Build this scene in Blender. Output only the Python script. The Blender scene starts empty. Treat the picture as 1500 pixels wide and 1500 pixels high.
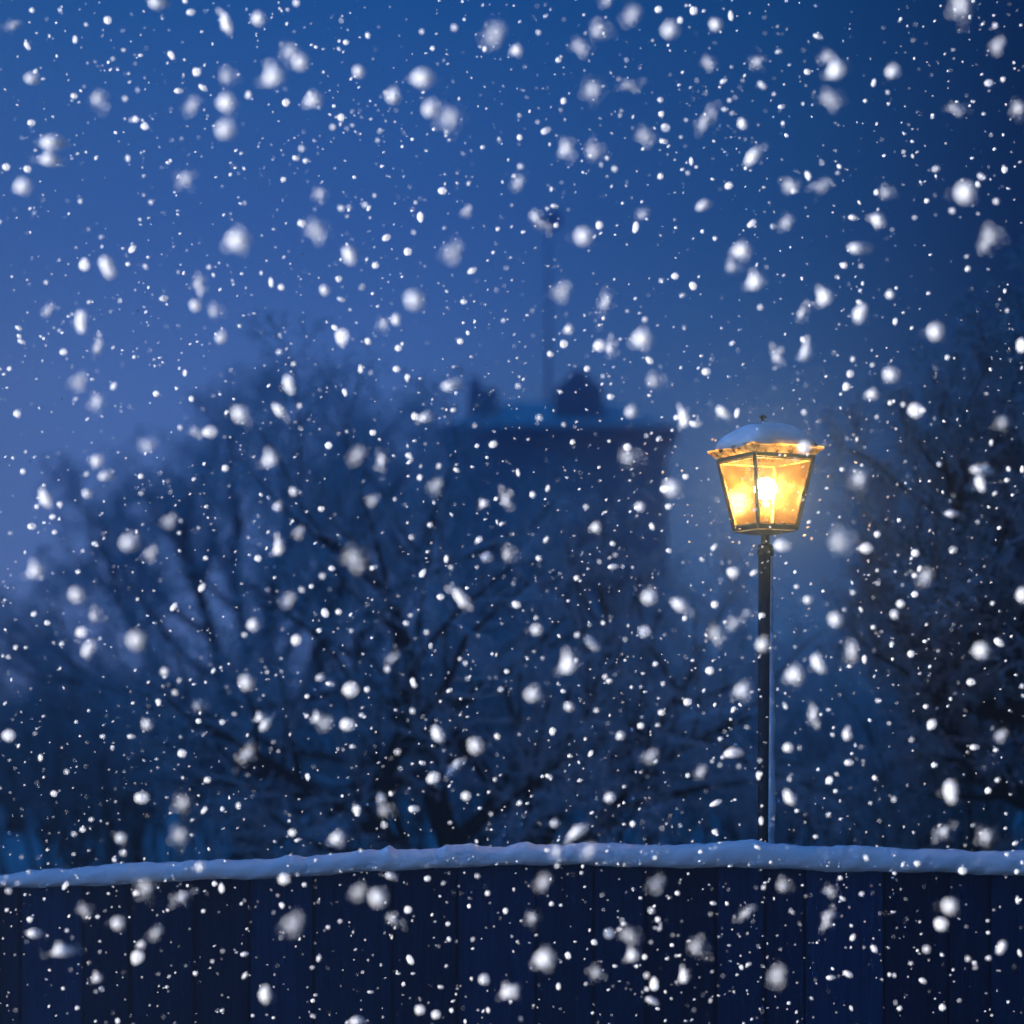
import bpy, bmesh, math, random
import numpy as np
from mathutils import Vector, Matrix

R = math.radians
random.seed(7)
rng = np.random.default_rng(11)
scn = bpy.context.scene
COL = scn.collection

# ------------------------------------------------------------------ camera geometry
F = 2700.0          # focal length in pixels of the 1500 px wide photograph
CAM_Z = 2.583       # eye height above the ground
HOR = 1000.0        # horizon row
FOCUS = 8.7
APER = 0.08         # lens opening in metres


def at(px, py, d):
    """a point d metres away that the camera sees at (px, py)"""
    return Vector(((px - 750.0) / F * d, d, CAM_Z + (HOR - py) / F * d))


cam = bpy.data.cameras.new('camera')
cam_o = bpy.data.objects.new('camera', cam)
COL.objects.link(cam_o)
cam_o.location = (0, 0, CAM_Z)
cam_o.rotation_euler = (R(90), 0, 0)
cam.sensor_width = 36.0
cam.lens = 36.0 * F / 1500.0
cam.shift_y = (HOR - 750.0) / 1500.0
cam.clip_start = 0.05
cam.clip_end = 2000
cam.dof.use_dof = True
cam.dof.focus_distance = FOCUS
cam.dof.aperture_fstop = cam.lens / 1000.0 / APER
scn.camera = cam_o

# ------------------------------------------------------------------ helpers


def mesh_obj(name, verts, faces, mat, parent=None, smooth=False):
    me = bpy.data.meshes.new(name)
    me.from_pydata(verts, [], faces)
    me.update()
    if smooth:
        me.polygons.foreach_set('use_smooth', [True] * len(me.polygons))
    if mat:
        me.materials.append(mat)
    o = bpy.data.objects.new(name, me)
    COL.objects.link(o)
    if parent:
        o.parent = parent
    return o


def bm_obj(name, bm, mat, parent=None, smooth=False):
    me = bpy.data.meshes.new(name)
    bmesh.ops.recalc_face_normals(bm, faces=bm.faces)
    bm.to_mesh(me)
    bm.free()
    if smooth:
        me.polygons.foreach_set('use_smooth', [True] * len(me.polygons))
    if mat:
        me.materials.append(mat)
    o = bpy.data.objects.new(name, me)
    COL.objects.link(o)
    if parent:
        o.parent = parent
    return o


def tag(o, label=None, cat=None, group=None, kind=None):
    if label:
        o['label'] = label
    if cat:
        o['category'] = cat
    if group:
        o['group'] = group
    if kind:
        o['kind'] = kind
    return o


def empty(name, loc, rz=0.0):
    o = bpy.data.objects.new(name, None)
    o.empty_display_size = 0.2
    COL.objects.link(o)
    o.location = loc
    o.rotation_euler = (0, 0, rz)
    return o


def add_box(bm, x0, x1, y0, y1, z0, z1):
    r = bmesh.ops.create_cube(bm, size=1.0)
    for v in r['verts']:
        v.co = Vector((x0 if v.co.x < 0 else x1, y0 if v.co.y < 0 else y1, z0 if v.co.z < 0 else z1))
    return r['verts']


def add_beam(bm, a, b, w, t, up=Vector((0, 0, 1))):
    """square bar from a to b"""
    a, b = Vector(a), Vector(b)
    d = (b - a).normalized()
    s = d.cross(up)
    if s.length < 1e-4:
        s = d.cross(Vector((0, 1, 0)))
    s.normalize()
    u = s.cross(d).normalized()
    vs = []
    for p in (a, b):
        for i, j in ((-1, -1), (1, -1), (1, 1), (-1, 1)):
            vs.append(bm.verts.new(p + s * (i * w / 2) + u * (j * t / 2)))
    for f in ((0, 1, 2, 3), (7, 6, 5, 4), (0, 4, 5, 1), (1, 5, 6, 2), (2, 6, 7, 3), (3, 7, 4, 0)):
        bm.faces.new([vs[k] for k in f])


def add_lathe(bm, prof, n=28, c=(0, 0)):
    rings = []
    for r, z in prof:
        rings.append([bm.verts.new((c[0] + r * math.cos(2 * math.pi * k / n), c[1] + r * math.sin(2 * math.pi * k / n), z)) for k in range(n)])
    for a, b in zip(rings, rings[1:]):
        for k in range(n):
            bm.faces.new((a[k], a[(k + 1) % n], b[(k + 1) % n], b[k]))
    bm.faces.new(rings[0][::-1])
    bm.faces.new(rings[-1])


# ------------------------------------------------------------------ materials


def new_mat(name):
    m = bpy.data.materials.new(name)
    m.use_nodes = True
    nt = m.node_tree
    for n in list(nt.nodes):
        nt.nodes.remove(n)
    out = nt.nodes.new('ShaderNodeOutputMaterial')
    return m, nt, out


def N(nt, typ, **kw):
    n = nt.nodes.new(typ)
    for k, v in kw.items():
        setattr(n, k, v)
    return n


def noise(nt, scale, detail=6, rough=0.6, vec=None):
    n = N(nt, 'ShaderNodeTexNoise')
    n.inputs['Scale'].default_value = scale
    n.inputs['Detail'].default_value = detail
    n.inputs['Roughness'].default_value = rough
    if vec is not None:
        nt.links.new(vec, n.inputs['Vector'])
    return n


def ramp(nt, src, stops):
    r = N(nt, 'ShaderNodeValToRGB')
    el = r.color_ramp.elements
    while len(el) < len(stops):
        el.new(0.5)
    for e, (p, c) in zip(el, stops):
        e.position = p
        e.color = (*c, 1) if len(c) == 3 else c
    nt.links.new(src, r.inputs['Fac'])
    return r


def principled(name, stops, scale=8.0, rough=0.8, bump=0.2, bscale=40.0, stretch=(1, 1, 1), metallic=0.0, spec=0.3, coord='Object'):
    m, nt, out = new_mat(name)
    b = N(nt, 'ShaderNodeBsdfPrincipled')
    tc = N(nt, 'ShaderNodeTexCoord')
    mp = N(nt, 'ShaderNodeMapping')
    mp.inputs['Scale'].default_value = stretch
    nt.links.new(tc.outputs[coord], mp.inputs['Vector'])
    n1 = noise(nt, scale, vec=mp.outputs['Vector'])
    r = ramp(nt, n1.outputs['Fac'], stops)
    nt.links.new(r.outputs['Color'], b.inputs['Base Color'])
    b.inputs['Roughness'].default_value = rough
    b.inputs['Metallic'].default_value = metallic
    b.inputs['Specular IOR Level'].default_value = spec
    if bump:
        n2 = noise(nt, bscale, vec=mp.outputs['Vector'])
        bp = N(nt, 'ShaderNodeBump')
        bp.inputs['Strength'].default_value = bump
        bp.inputs['Distance'].default_value = 0.02
        nt.links.new(n2.outputs['Fac'], bp.inputs['Height'])
        nt.links.new(bp.outputs['Normal'], b.inputs['Normal'])
    nt.links.new(b.outputs['BSDF'], out.inputs['Surface'])
    return m


M = {}
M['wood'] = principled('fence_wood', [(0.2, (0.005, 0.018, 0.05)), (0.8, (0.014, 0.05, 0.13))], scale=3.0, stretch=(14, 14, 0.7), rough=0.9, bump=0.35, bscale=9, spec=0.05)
nt = M['wood'].node_tree
bs = [n for n in nt.nodes if n.type == 'BSDF_PRINCIPLED'][0]
src = bs.inputs['Base Color'].links[0].from_socket
ge = N(nt, 'ShaderNodeNewGeometry')
rr = ramp(nt, ge.outputs['Random Per Island'], [(0.0, (0.4,) * 3), (1.0, (1.3,) * 3)])
mm = N(nt, 'ShaderNodeMixRGB', blend_type='MULTIPLY')
mm.inputs['Fac'].default_value = 1.0
nt.links.new(src, mm.inputs['Color1'])
nt.links.new(rr.outputs['Color'], mm.inputs['Color2'])
nt.links.new(mm.outputs['Color'], bs.inputs['Base Color'])
M['black_metal'] = principled('black_metal', [(0.3, (0.008, 0.008, 0.009)), (0.75, (0.03, 0.026, 0.024))], scale=30, rough=0.55, bump=0.15, bscale=90, spec=0.4)
M['brass'] = principled('weathered_brim', [(0.38, (0.02, 0.012, 0.006)), (0.5, (0.45, 0.30, 0.12)), (0.7, (0.7, 0.55, 0.3))], scale=22, rough=0.5, bump=0.4, bscale=45, metallic=0.0, spec=0.5)
M['snow'] = principled('settled_snow', [(0.3, (0.76, 0.79, 0.83)), (0.7, (0.86, 0.87, 0.9))], scale=12, rough=0.75, bump=0.25, bscale=34, spec=0.2)
M['bark'] = None
M['wall'] = principled('house_render', [(0.3, (0.48, 0.42, 0.43)), (0.7, (0.68, 0.61, 0.62))], scale=2.0, rough=0.9, bump=0.1)
M['brick'] = principled('dark_brick', [(0.3, (0.05, 0.04, 0.04)), (0.7, (0.10, 0.07, 0.065))], scale=7.0, rough=0.9, bump=0.2)
M['slate'] = principled('slate_trim', [(0.3, (0.16, 0.17, 0.19)), (0.7, (0.24, 0.25, 0.27))], scale=6.0, rough=0.7)
M['pane_dark'] = principled('window_glass', [(0.3, (0.05, 0.055, 0.07)), (0.7, (0.08, 0.09, 0.11))], scale=1.5, rough=0.15, bump=0.0, spec=0.6)


def bark_mat(name, lo, hi, snow_amt, cut=0.92):
    m, nt, out = new_mat(name)
    b = N(nt, 'ShaderNodeBsdfPrincipled')
    tc = N(nt, 'ShaderNodeTexCoord')
    n1 = noise(nt, 14, vec=tc.outputs['Object'])
    r = ramp(nt, n1.outputs['Fac'], [(0.3, lo), (0.7, hi)])
    g = N(nt, 'ShaderNodeNewGeometry')
    sx = N(nt, 'ShaderNodeSeparateXYZ')
    nt.links.new(g.outputs['Normal'], sx.inputs[0])
    n2 = noise(nt, 3.0, vec=tc.outputs['Object'])
    ad = N(nt, 'ShaderNodeMath', operation='MULTIPLY_ADD')
    nt.links.new(n2.outputs['Fac'], ad.inputs[0])
    ad.inputs[1].default_value = 0.9
    nt.links.new(sx.outputs['Z'], ad.inputs[2])
    st = ramp(nt, ad.outputs[0], [(cut, (0, 0, 0)), (cut + 0.08, (snow_amt,) * 3)])
    mx = N(nt, 'ShaderNodeMixRGB')
    nt.links.new(st.outputs['Color'], mx.inputs['Fac'])
    nt.links.new(r.outputs['Color'], mx.inputs['Color1'])
    mx.inputs['Color2'].default_value = (0.8, 0.83, 0.87, 1)
    nt.links.new(mx.outputs['Color'], b.inputs['Base Color'])
    b.inputs['Roughness'].default_value = 0.9
    b.inputs['Specular IOR Level'].default_value = 0.1
    nt.links.new(b.outputs['BSDF'], out.inputs['Surface'])
    return m


M['bark'] = bark_mat('wet_bark', (0.012, 0.010, 0.010), (0.03, 0.026, 0.025), 0.45, 1.0)
M['twig'] = bark_mat('twig_bark', (0.02, 0.018, 0.018), (0.09, 0.085, 0.08), 0.95, -0.4)
M['dark_twig'] = bark_mat('bare_twig_bark', (0.02, 0.018, 0.018), (0.05, 0.05, 0.05), 0.9, 0.35)

# falling flakes: loose white ice that passes light
m, nt, out = new_mat('falling_snow')
d1 = N(nt, 'ShaderNodeBsdfDiffuse')
d1.inputs['Color'].default_value = (0.97, 0.97, 0.98, 1)
d2 = N(nt, 'ShaderNodeBsdfTranslucent')
d2.inputs['Color'].default_value = (0.97, 0.97, 0.98, 1)
mx = N(nt, 'ShaderNodeMixShader')
mx.inputs['Fac'].default_value = 0.6
nt.links.new(d1.outputs[0], mx.inputs[1])
nt.links.new(d2.outputs[0], mx.inputs[2])
nt.links.new(mx.outputs[0], out.inputs['Surface'])
M['flake'] = m

# lantern panes: old frosted amber glass with frozen droplets
m, nt, out = new_mat('amber_glass')
tc = N(nt, 'ShaderNodeTexCoord')
n1 = noise(nt, 9, 5, 0.65, tc.outputs['Object'])
vo = N(nt, 'ShaderNodeTexVoronoi')
vo.inputs['Scale'].default_value = 75
nt.links.new(tc.outputs['Object'], vo.inputs['Vector'])
tr = N(nt, 'ShaderNodeBsdfTransparent')
tr.inputs['Color'].default_value = (1.0, 0.86, 0.50, 1)
tl = N(nt, 'ShaderNodeBsdfTranslucent')
cr = ramp(nt, n1.outputs['Fac'], [(0.32, (0.022, 0.0095, 0.0013)), (0.5, (0.040, 0.021, 0.004)), (0.68, (0.075, 0.050, 0.018))])
nt.links.new(cr.outputs['Color'], tl.inputs['Color'])
fr = ramp(nt, vo.outputs['Distance'], [(0.12, (0.97,) * 3), (0.5, (0.5,) * 3)])
fm = N(nt, 'ShaderNodeMath', operation='MULTIPLY')
nt.links.new(fr.outputs['Color'], fm.inputs[0])
fm.inputs[1].default_value = 0.98
mx = N(nt, 'ShaderNodeMixShader')
nt.links.new(fm.outputs[0], mx.inputs['Fac'])
nt.links.new(tr.outputs[0], mx.inputs[1])
nt.links.new(tl.outputs[0], mx.inputs[2])
gl = N(nt, 'ShaderNodeBsdfGlossy')
gl.inputs['Roughness'].default_value = 0.25
m2 = N(nt, 'ShaderNodeMixShader')
m2.inputs['Fac'].default_value = 0.025
nt.links.new(mx.outputs[0], m2.inputs[1])
nt.links.new(gl.outputs[0], m2.inputs[2])
nt.links.new(m2.outputs[0], out.inputs['Surface'])
M['amber'] = m

m, nt, out = new_mat('lit_bulb')
em = N(nt, 'ShaderNodeEmission')
em.inputs['Color'].default_value = (1.0, 0.64, 0.28, 1)
em.inputs['Strength'].default_value = 165.0
nt.links.new(em.outputs[0], out.inputs['Surface'])
M['bulb'] = m

# icy crust along the lantern's eave, lets the lamp light through
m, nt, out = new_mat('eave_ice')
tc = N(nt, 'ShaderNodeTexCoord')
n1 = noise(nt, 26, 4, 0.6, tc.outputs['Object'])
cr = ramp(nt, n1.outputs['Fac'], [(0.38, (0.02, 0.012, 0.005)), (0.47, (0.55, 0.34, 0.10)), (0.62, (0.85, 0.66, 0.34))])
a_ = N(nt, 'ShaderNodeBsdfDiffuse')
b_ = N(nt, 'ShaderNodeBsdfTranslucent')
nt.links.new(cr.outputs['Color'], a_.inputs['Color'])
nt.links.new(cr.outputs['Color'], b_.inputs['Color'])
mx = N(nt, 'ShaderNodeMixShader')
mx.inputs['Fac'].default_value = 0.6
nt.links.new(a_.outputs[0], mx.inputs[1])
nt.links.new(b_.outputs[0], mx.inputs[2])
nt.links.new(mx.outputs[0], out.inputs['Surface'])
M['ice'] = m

# ------------------------------------------------------------------ sky, sun, air
SUN_EL, SUN_AZ = R(0.3), R(2.0)      # low on the left, a touch behind the fence line
sun = bpy.data.lights.new('sun', 'SUN')
sun.energy = 5.0
sun.angle = R(0.5)
sun.color = (1.0, 0.97, 0.93)
sun_o = bpy.data.objects.new('sun', sun)
COL.objects.link(sun_o)
sun_dir = Vector((-math.cos(SUN_EL) * math.cos(SUN_AZ), math.cos(SUN_EL) * math.sin(SUN_AZ), math.sin(SUN_EL)))
sun_o.rotation_euler = (-sun_dir).to_track_quat('-Z', 'Y').to_euler()
sun_o.location = (-30, 0, 30)

world = bpy.data.worlds.new('World')
scn.world = world
world.use_nodes = True
nt = world.node_tree
for n in list(nt.nodes):
    nt.nodes.remove(n)
wo = N(nt, 'ShaderNodeOutputWorld')
bg = N(nt, 'ShaderNodeBackground')
sky = N(nt, 'ShaderNodeTexSky', sky_type='NISHITA', sun_disc=False)
sky.sun_elevation = SUN_EL
sky.sun_rotation = math.atan2(sun_dir.x, sun_dir.y)
sky.ozone_density = 6.0
sky.air_density = 1.0
sky.dust_density = 0.3
# dusk colours by height and by compass direction: clearer towards the left, darker up and to the right
tc = N(nt, 'ShaderNodeTexCoord')
sx = N(nt, 'ShaderNodeSeparateXYZ')
nt.links.new(tc.outputs['Generated'], sx.inputs[0])
rz = ramp(nt, sx.outputs['Z'], [(0.0, (0.088, 0.168, 0.375)), (0.16, (0.067, 0.149, 0.345)), (0.25, (0.030, 0.100, 0.262)), (0.36, (0.004, 0.056, 0.165)), (0.55, (0.005, 0.13, 0.42)), (1.0, (0.0, 0.22, 0.65))])
mr = N(nt, 'ShaderNodeMapRange')
mr.inputs['From Min'].default_value = -0.28
mr.inputs['From Max'].default_value = 0.28
mr.inputs['To Min'].default_value = 0.0
mr.inputs['To Max'].default_value = 1.0
nt.links.new(sx.outputs['X'], mr.inputs['Value'])
rx = ramp(nt, mr.outputs[0], [(0.0, (1.30, 1.10, 1.0)), (0.4, (1.0, 1.0, 1.0)), (0.75, (0.40, 0.64, 0.63)), (1.0, (0.0, 0.04, 0.05))])
mu = N(nt, 'ShaderNodeMixRGB', blend_type='MULTIPLY')
mu.inputs['Fac'].default_value = 1.0
nt.links.new(rz.outputs['Color'], mu.inputs['Color1'])
nt.links.new(rx.outputs['Color'], mu.inputs['Color2'])
sc_ = N(nt, 'ShaderNodeMixRGB', blend_type='MULTIPLY')
sc_.inputs['Fac'].default_value = 1.0
sc_.inputs['Color2'].default_value = (5.0, 5.0, 5.0, 1)
nt.links.new(mu.outputs['Color'], sc_.inputs['Color1'])
# the sky behind the camera, away from the afterglow, is dimmer
mry = N(nt, 'ShaderNodeMapRange')
mry.inputs['From Min'].default_value = -0.6
mry.inputs['From Max'].default_value = 0.5
nt.links.new(sx.outputs['Y'], mry.inputs['Value'])
mul2 = N(nt, 'ShaderNodeMixRGB', blend_type='MULTIPLY')
mul2.inputs['Fac'].default_value = 1.0
nt.links.new(sc_.outputs['Color'], mul2.inputs['Color1'])
ry = ramp(nt, mry.outputs[0], [(0.0, (0.0, 0.78, 0.90)), (1.0, (1, 1, 1))])
nt.links.new(ry.outputs['Color'], mul2.inputs['Color2'])
sc_ = mul2
mi = N(nt, 'ShaderNodeMixRGB')
mi.inputs['Fac'].default_value = 0.96
nt.links.new(sky.outputs['Color'], mi.inputs['Color1'])
nt.links.new(sc_.outputs['Color'], mi.inputs['Color2'])
nt.links.new(mi.outputs['Color'], bg.inputs['Color'])
bg.inputs['Strength'].default_value = 0.07
nt.links.new(bg.outputs[0], wo.inputs['Surface'])

m, nt, out = new_mat('haze_air')
pv = N(nt, 'ShaderNodeVolumePrincipled')
pv.inputs['Color'].default_value = (0.28, 0.47, 1.0, 1)
pv.inputs['Density'].default_value = 0.019
pv.inputs['Anisotropy'].default_value = 0.925
nt.links.new(pv.outputs[0], out.inputs['Volume'])
bm = bmesh.new()
add_box(bm, -21.6, 27, -6, 56, -1.0, 16.5)
tag(bm_obj('haze', bm, m), kind='stuff')

# ------------------------------------------------------------------ ground
GX, GY = 60, 66
gv, gf = [], []
for j in range(GY + 1):
    for i in range(GX + 1):
        x = -21.2 + 47.6 * i / GX
        y = -4 + 59 * j / GY
        z = 0.06 * math.sin(x * 0.7 + 1.3 * math.sin(y * 0.3)) + 0.05 * math.sin(y * 0.9 + x * 0.23)
        z *= min(1.0, max(0.0, (y - 9.0) / 4.0))       # near yard flattened so no bumps catch the low sun
        gv.append((x, y, z - 0.12))
for j in range(GY):
    for i in range(GX):
        a = j * (GX + 1) + i
        gf.append((a, a + 1, a + GX + 2, a + GX + 1))
tag(mesh_obj('ground', gv, gf, M['snow'], smooth=True), kind='structure')

# dark flagstones added, out of view, to cut snow bounce onto the fence
M['added_paving'] = principled('added_dark_paving', [(0.3, (0.018, 0.019, 0.022)), (0.7, (0.04, 0.042, 0.046))], scale=2.5, rough=0.45, bump=0.3, bscale=12, spec=0.3)
bm = bmesh.new()
r = random.Random(4)
for j in range(21):
    for i in range(32):
        x_, y_ = -9.6 + i * 0.6 + (0.3 if j % 2 else 0), -3.95 + j * 0.585
        add_box(bm, x_ + 0.004, x_ + 0.596, y_ + 0.004, y_ + 0.581, -0.116, -0.06 + r.uniform(-0.003, 0.003))
tag(bm_obj('added_pavement', bm, M['added_paving']), kind='structure')

# ------------------------------------------------------------------ fence with its snow
FD = 8.4
TOP = [(-1500, 1330), (-400, 1303), (0, 1279), (110, 1272), (220, 1265), (330, 1262), (420, 1256), (520, 1250), (620, 1243), (690, 1239), (800, 1240), (960, 1236), (1100, 1235), (1200, 1239), (1330, 1243), (1420, 1247), (1500, 1249), (1900, 1257), (3000, 1275)]
BOT = [(-1500, 1352), (-400, 1326), (0, 1304), (190, 1297), (375, 1289), (560, 1280), (700, 1270), (900, 1271), (1100, 1275), (1300, 1280), (1500, 1285), (1900, 1292), (3000, 1310)]


def lerp(tab, x):
    for (a, va), (b, vb) in zip(tab, tab[1:]):
        if x <= b:
            return va + (vb - va) * max(0, (x - a)) / (b - a)
    return tab[-1][1]


def top_z(x):
    return CAM_Z + (HOR - lerp(TOP, 750 + x / FD * F)) / F * FD


def bot_z(x):
    return CAM_Z + (HOR - lerp(BOT, 750 + x / FD * F)) / F * FD


fence = tag(empty('plank_fence', (0, FD, 0)), 'dark fence of upright wooden planks under a snow cap', 'fence')
bm = bmesh.new()
x = -5.15
seams_px = [-1, 30, 122, 190, 285, 365, 460, 575, 670, 785, 870, 945, 1050, 1120, 1180, 1295, 1390, 1450, 1540]
xs = [-5.2]
while xs[-1] < (seams_px[0] - 750) / F * FD - 0.35:
    xs.append(xs[-1] + random.uniform(0.2, 0.32))
xs += [(p - 750) / F * FD for p in seams_px]
while xs[-1] < 5.2:
    xs.append(xs[-1] + random.uniform(0.2, 0.32))
for a, b in zip(xs, xs[1:]):
    g = random.uniform(0.007, 0.014)
    dy = random.uniform(-0.006, 0.006)
    zt = min(bot_z(a), bot_z(b)) + 0.045 + random.uniform(-0.01, 0.01)
    vs = add_box(bm, a + g / 2, b - g / 2, dy, dy + 0.028, 0.02, zt)
    es = [e for e in bm.edges if all(v in vs for v in e.verts) and abs(e.verts[0].co.x - e.verts[1].co.x) < 1e-5 and abs(e.verts[0].co.y - e.verts[1].co.y) < 1e-5]
    bmesh.ops.bevel(bm, geom=es, offset=0.004, segments=2, affect='EDGES')
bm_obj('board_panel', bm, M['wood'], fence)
bm = bmesh.new()
for a, b in zip(xs[1:-1], xs[2:]):
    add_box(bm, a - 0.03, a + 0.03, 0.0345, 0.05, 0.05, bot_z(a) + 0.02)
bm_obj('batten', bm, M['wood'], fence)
for z in (0.35, 1.35):
    bm = bmesh.new()
    add_box(bm, -5.2, 5.2, 0.0515, 0.10, z, z + 0.10)
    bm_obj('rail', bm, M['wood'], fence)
for x in (-4.6, -2.2, 0.2, 2.6, 5.0):
    bm = bmesh.new()
    add_box(bm, x - 0.05, x + 0.05, 0.102, 0.20, -0.15, bot_z(x) - 0.03)
    bm_obj('fence_post', bm, M['wood'], fence)

# snow lying along the fence: a rounded, slightly lumpy roll
nx, nk = 1040, 26
bumps = [(random.uniform(-5, 5), random.uniform(0.02, 0.05), random.uniform(0.002, 0.007)) for _ in range(60)]
bumps += [((430 - 750) / F * FD, 0.03, 0.013), ((570 - 750) / F * FD, 0.025, 0.022), ((655 - 750) / F * FD, 0.02, 0.010), ((692 - 750) / F * FD, 0.03, 0.012), ((1095 - 750) / F * FD, 0.08, 0.010)]
sv, sf = [], []
for i in range(nx + 1):
    x = -5.2 + 10.4 * i / nx
    zt, zb = top_z(x), bot_z(x)
    zt += 0.004 * math.sin(x * 2.3 + 1) * math.sin(x * 5.9) + 0.004 * math.sin(x * 13.7 + 2 * math.sin(x * 3))
    zt += sum(h * math.exp(-((x - c) / w) ** 2) for c, w, h in bumps) + 0.0016 * math.sin(x * 41) + 0.0013 * math.sin(x * 97 + 1) + 0.003 * math.sin(x * 6.1)
    zb += 0.004 * math.sin(x * 7.3) + 0.003 * math.sin(x * 19 + 2)
    zb += 0.009
    h = zt - zb
    wd = 0.085 + 0.006 * math.sin(x * 3.1) + 0.003 * math.sin(x * 11)
    for k in range(nk):
        t = 2 * math.pi * k / nk
        c, s = math.cos(t), math.sin(t)
        yy = FD + 0.012 + wd * (abs(c) ** 0.8) * (1 if c > 0 else -1)
        zz = zb + h * (0.42 + (0.58 * (abs(s) ** 0.85) if s > 0 else -0.42 * abs(s) ** 0.7))
        j = 0.0015 * math.sin(x * 130 + k * 1.7) + 0.002 * math.sin(x * 47 + k)
        sv.append((x, yy + j, zz + j * 0.5))
for i in range(nx):
    for k in range(nk):
        a, b = i * nk + k, i * nk + (k + 1) % nk
        sf.append((a, b, b + nk, a + nk))
sf.append(list(range(nk)))
sf.append([nx * nk + k for k in range(nk)][::-1])
tag(mesh_obj('snow_cap', sv, sf, M['snow'], smooth=True), 'long rounded roll of snow lying along the top of the plank fence', 'snow')

# unseen pillar added off the fence's left end to shade fence and snow roll
pil = tag(empty('shade_pillar', (-5.62, FD, 0)), 'unseen brick pillar added left of the plank fence to shade it', 'pillar')
bm = bmesh.new()
add_box(bm, -0.3, 0.3, -0.10, 0.42, -0.15, 2.35)
bmesh.ops.bevel(bm, geom=bm.edges[:], offset=0.012, segments=1, affect='EDGES')
bm_obj('shaft', bm, M['brick'], pil)
bm = bmesh.new()
add_box(bm, -0.36, 0.36, -0.16, 0.48, 2.353, 2.45)
bm_obj('coping', bm, M['slate'], pil)

# ------------------------------------------------------------------ street lamp
LD = 9.0
LX = (1121 - 750) / F * LD


def lz(py):
    return CAM_Z + (HOR - py) / F * LD


lamp = tag(empty('street_lamp', (LX, LD, 0)), 'lit amber lantern on a black iron post with snow on its roof', 'street lamp')
bm = bmesh.new()
add_lathe(bm, [(0.10, -0.15), (0.10, 0.35), (0.085, 0.42), (0.06, 0.5), (0.039, 0.62), (0.037, 1.8), (0.0345, lz(812))])
bm_obj('post', bm, M['black_metal'], lamp, True)
bm = bmesh.new()
add_lathe(bm, [(0.036, lz(815)), (0.041, lz(811)), (0.041, lz(806)), (0.036, lz(804)), (0.041, lz(801)), (0.030, lz(797.5)), (0.022, lz(797))])
bm_obj('collar', bm, M['black_metal'], lamp, True)
bm = bmesh.new()
add_lathe(bm, [(0.0215, lz(796.5)), (0.0215, lz(785)), (0.027, lz(783)), (0.04, lz(781.5)), (0.055, lz(779.5))], n=20)
bm_obj('neck', bm, M['black_metal'], lamp, True)

TH = R(25)       # the lantern is turned: a wide and a narrow side show
zb, zt = lz(775.5), lz(671)
sb, st = 66 / 300.0 / 2, 101 / 300.0 / 2


def corner(k, s, z, off=0.0):
    a = [(-1, -1), (1, -1), (1, 1), (-1, 1)][k % 4]
    x, y = a[0] * (s + off), a[1] * (s + off)
    # the near corner sits left of the middle
    c, sn = math.cos(-TH), math.sin(-TH)
    th = R(25)
    c, sn = math.cos(th), math.sin(th)
    X, Y = x * c - y * sn, x * sn + y * c
    return Vector((X, Y, z))


frame = bm = bmesh.new()
for k in range(4):
    add_beam(bm, corner(k, sb, zb), corner(k, st, zt), 0.015, 0.015)
    add_beam(bm, corner(k, sb, zb + 0.004), corner(k + 1, sb, zb + 0.004), 0.016, 0.022)
    add_beam(bm, corner(k, st, zt - 0.004), corner(k + 1, st, zt - 0.004), 0.014, 0.018)
bm_obj('lantern_frame', bm, M['black_metal'], lamp)
bm = bmesh.new()
vs = [bm.verts.new(corner(k, sb, zb - 0.012, 0.004)) for k in range(4)]
ws = [bm.verts.new(corner(k, 0.05, zb - 0.026)) for k in range(4)]
for k in range(4):
    bm.faces.new((vs[k], vs[(k + 1) % 4], ws[(k + 1) % 4], ws[k]))
bm.faces.new(ws)
bm.faces.new(vs[::-1])
bm_obj('lantern_base', bm, M['black_metal'], lamp)
for k in range(4):
    bm = bmesh.new()
    ins = 0.004
    a, b = corner(k, sb, zb + 0.012, -ins), corner(k + 1, sb, zb + 0.012, -ins)
    c, d = corner(k + 1, st, zt - 0.012, -ins), corner(k, st, zt - 0.012, -ins)
    bm.faces.new([bm.verts.new(p) for p in (a, b, c, d)])
    po = bm_obj('pane', bm, M['amber'], lamp)
    # narrow strip of brass bead round each pane
    bm = bmesh.new()
    for p, q in ((a, b), (b, c), (c, d), (d, a)):
        m_ = (a + b + c + d) / 4
        add_beam(bm, p.lerp(m_, 0.05), q.lerp(m_, 0.05), 0.008, 0.006)
    bm_obj('pane_bead', bm, M['brass'], po)
# flared brim under the roof
bm = bmesh.new()
zr = lz(661)
prof = [(st - 0.004, zt + 0.002), (st + 0.008, zt + 0.008), (st + 0.034, zr + 0.000), (st + 0.037, zr + 0.012), (st - 0.02, zr + 0.02)]
rings = [[bm.verts.new(corner(k, s, z)) for k in range(4)] for s, z in prof]
for a, b in zip(rings, rings[1:]):
    for k in range(4):
        bm.faces.new((a[k], a[(k + 1) % 4], b[(k + 1) % 4], b[k]))
bm_obj('brim', bm, M['ice'], lamp)
bm = bmesh.new()
prof = [(st + 0.014, zr + 0.0135), (st + 0.012, zr + 0.022), (st - 0.03, zr + 0.07), (0.05, zr + 0.115), (0.03, zr + 0.125)]
rings = [[bm.verts.new(corner(k, s, z)) for k in range(4)] for s, z in prof]
for a, b in zip(rings, rings[1:]):
    for k in range(4):
        bm.faces.new((a[k], a[(k + 1) % 4], b[(k + 1) % 4], b[k]))
bm.faces.new(rings[-1])
bm_obj('roof', bm, M['black_metal'], lamp)
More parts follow.
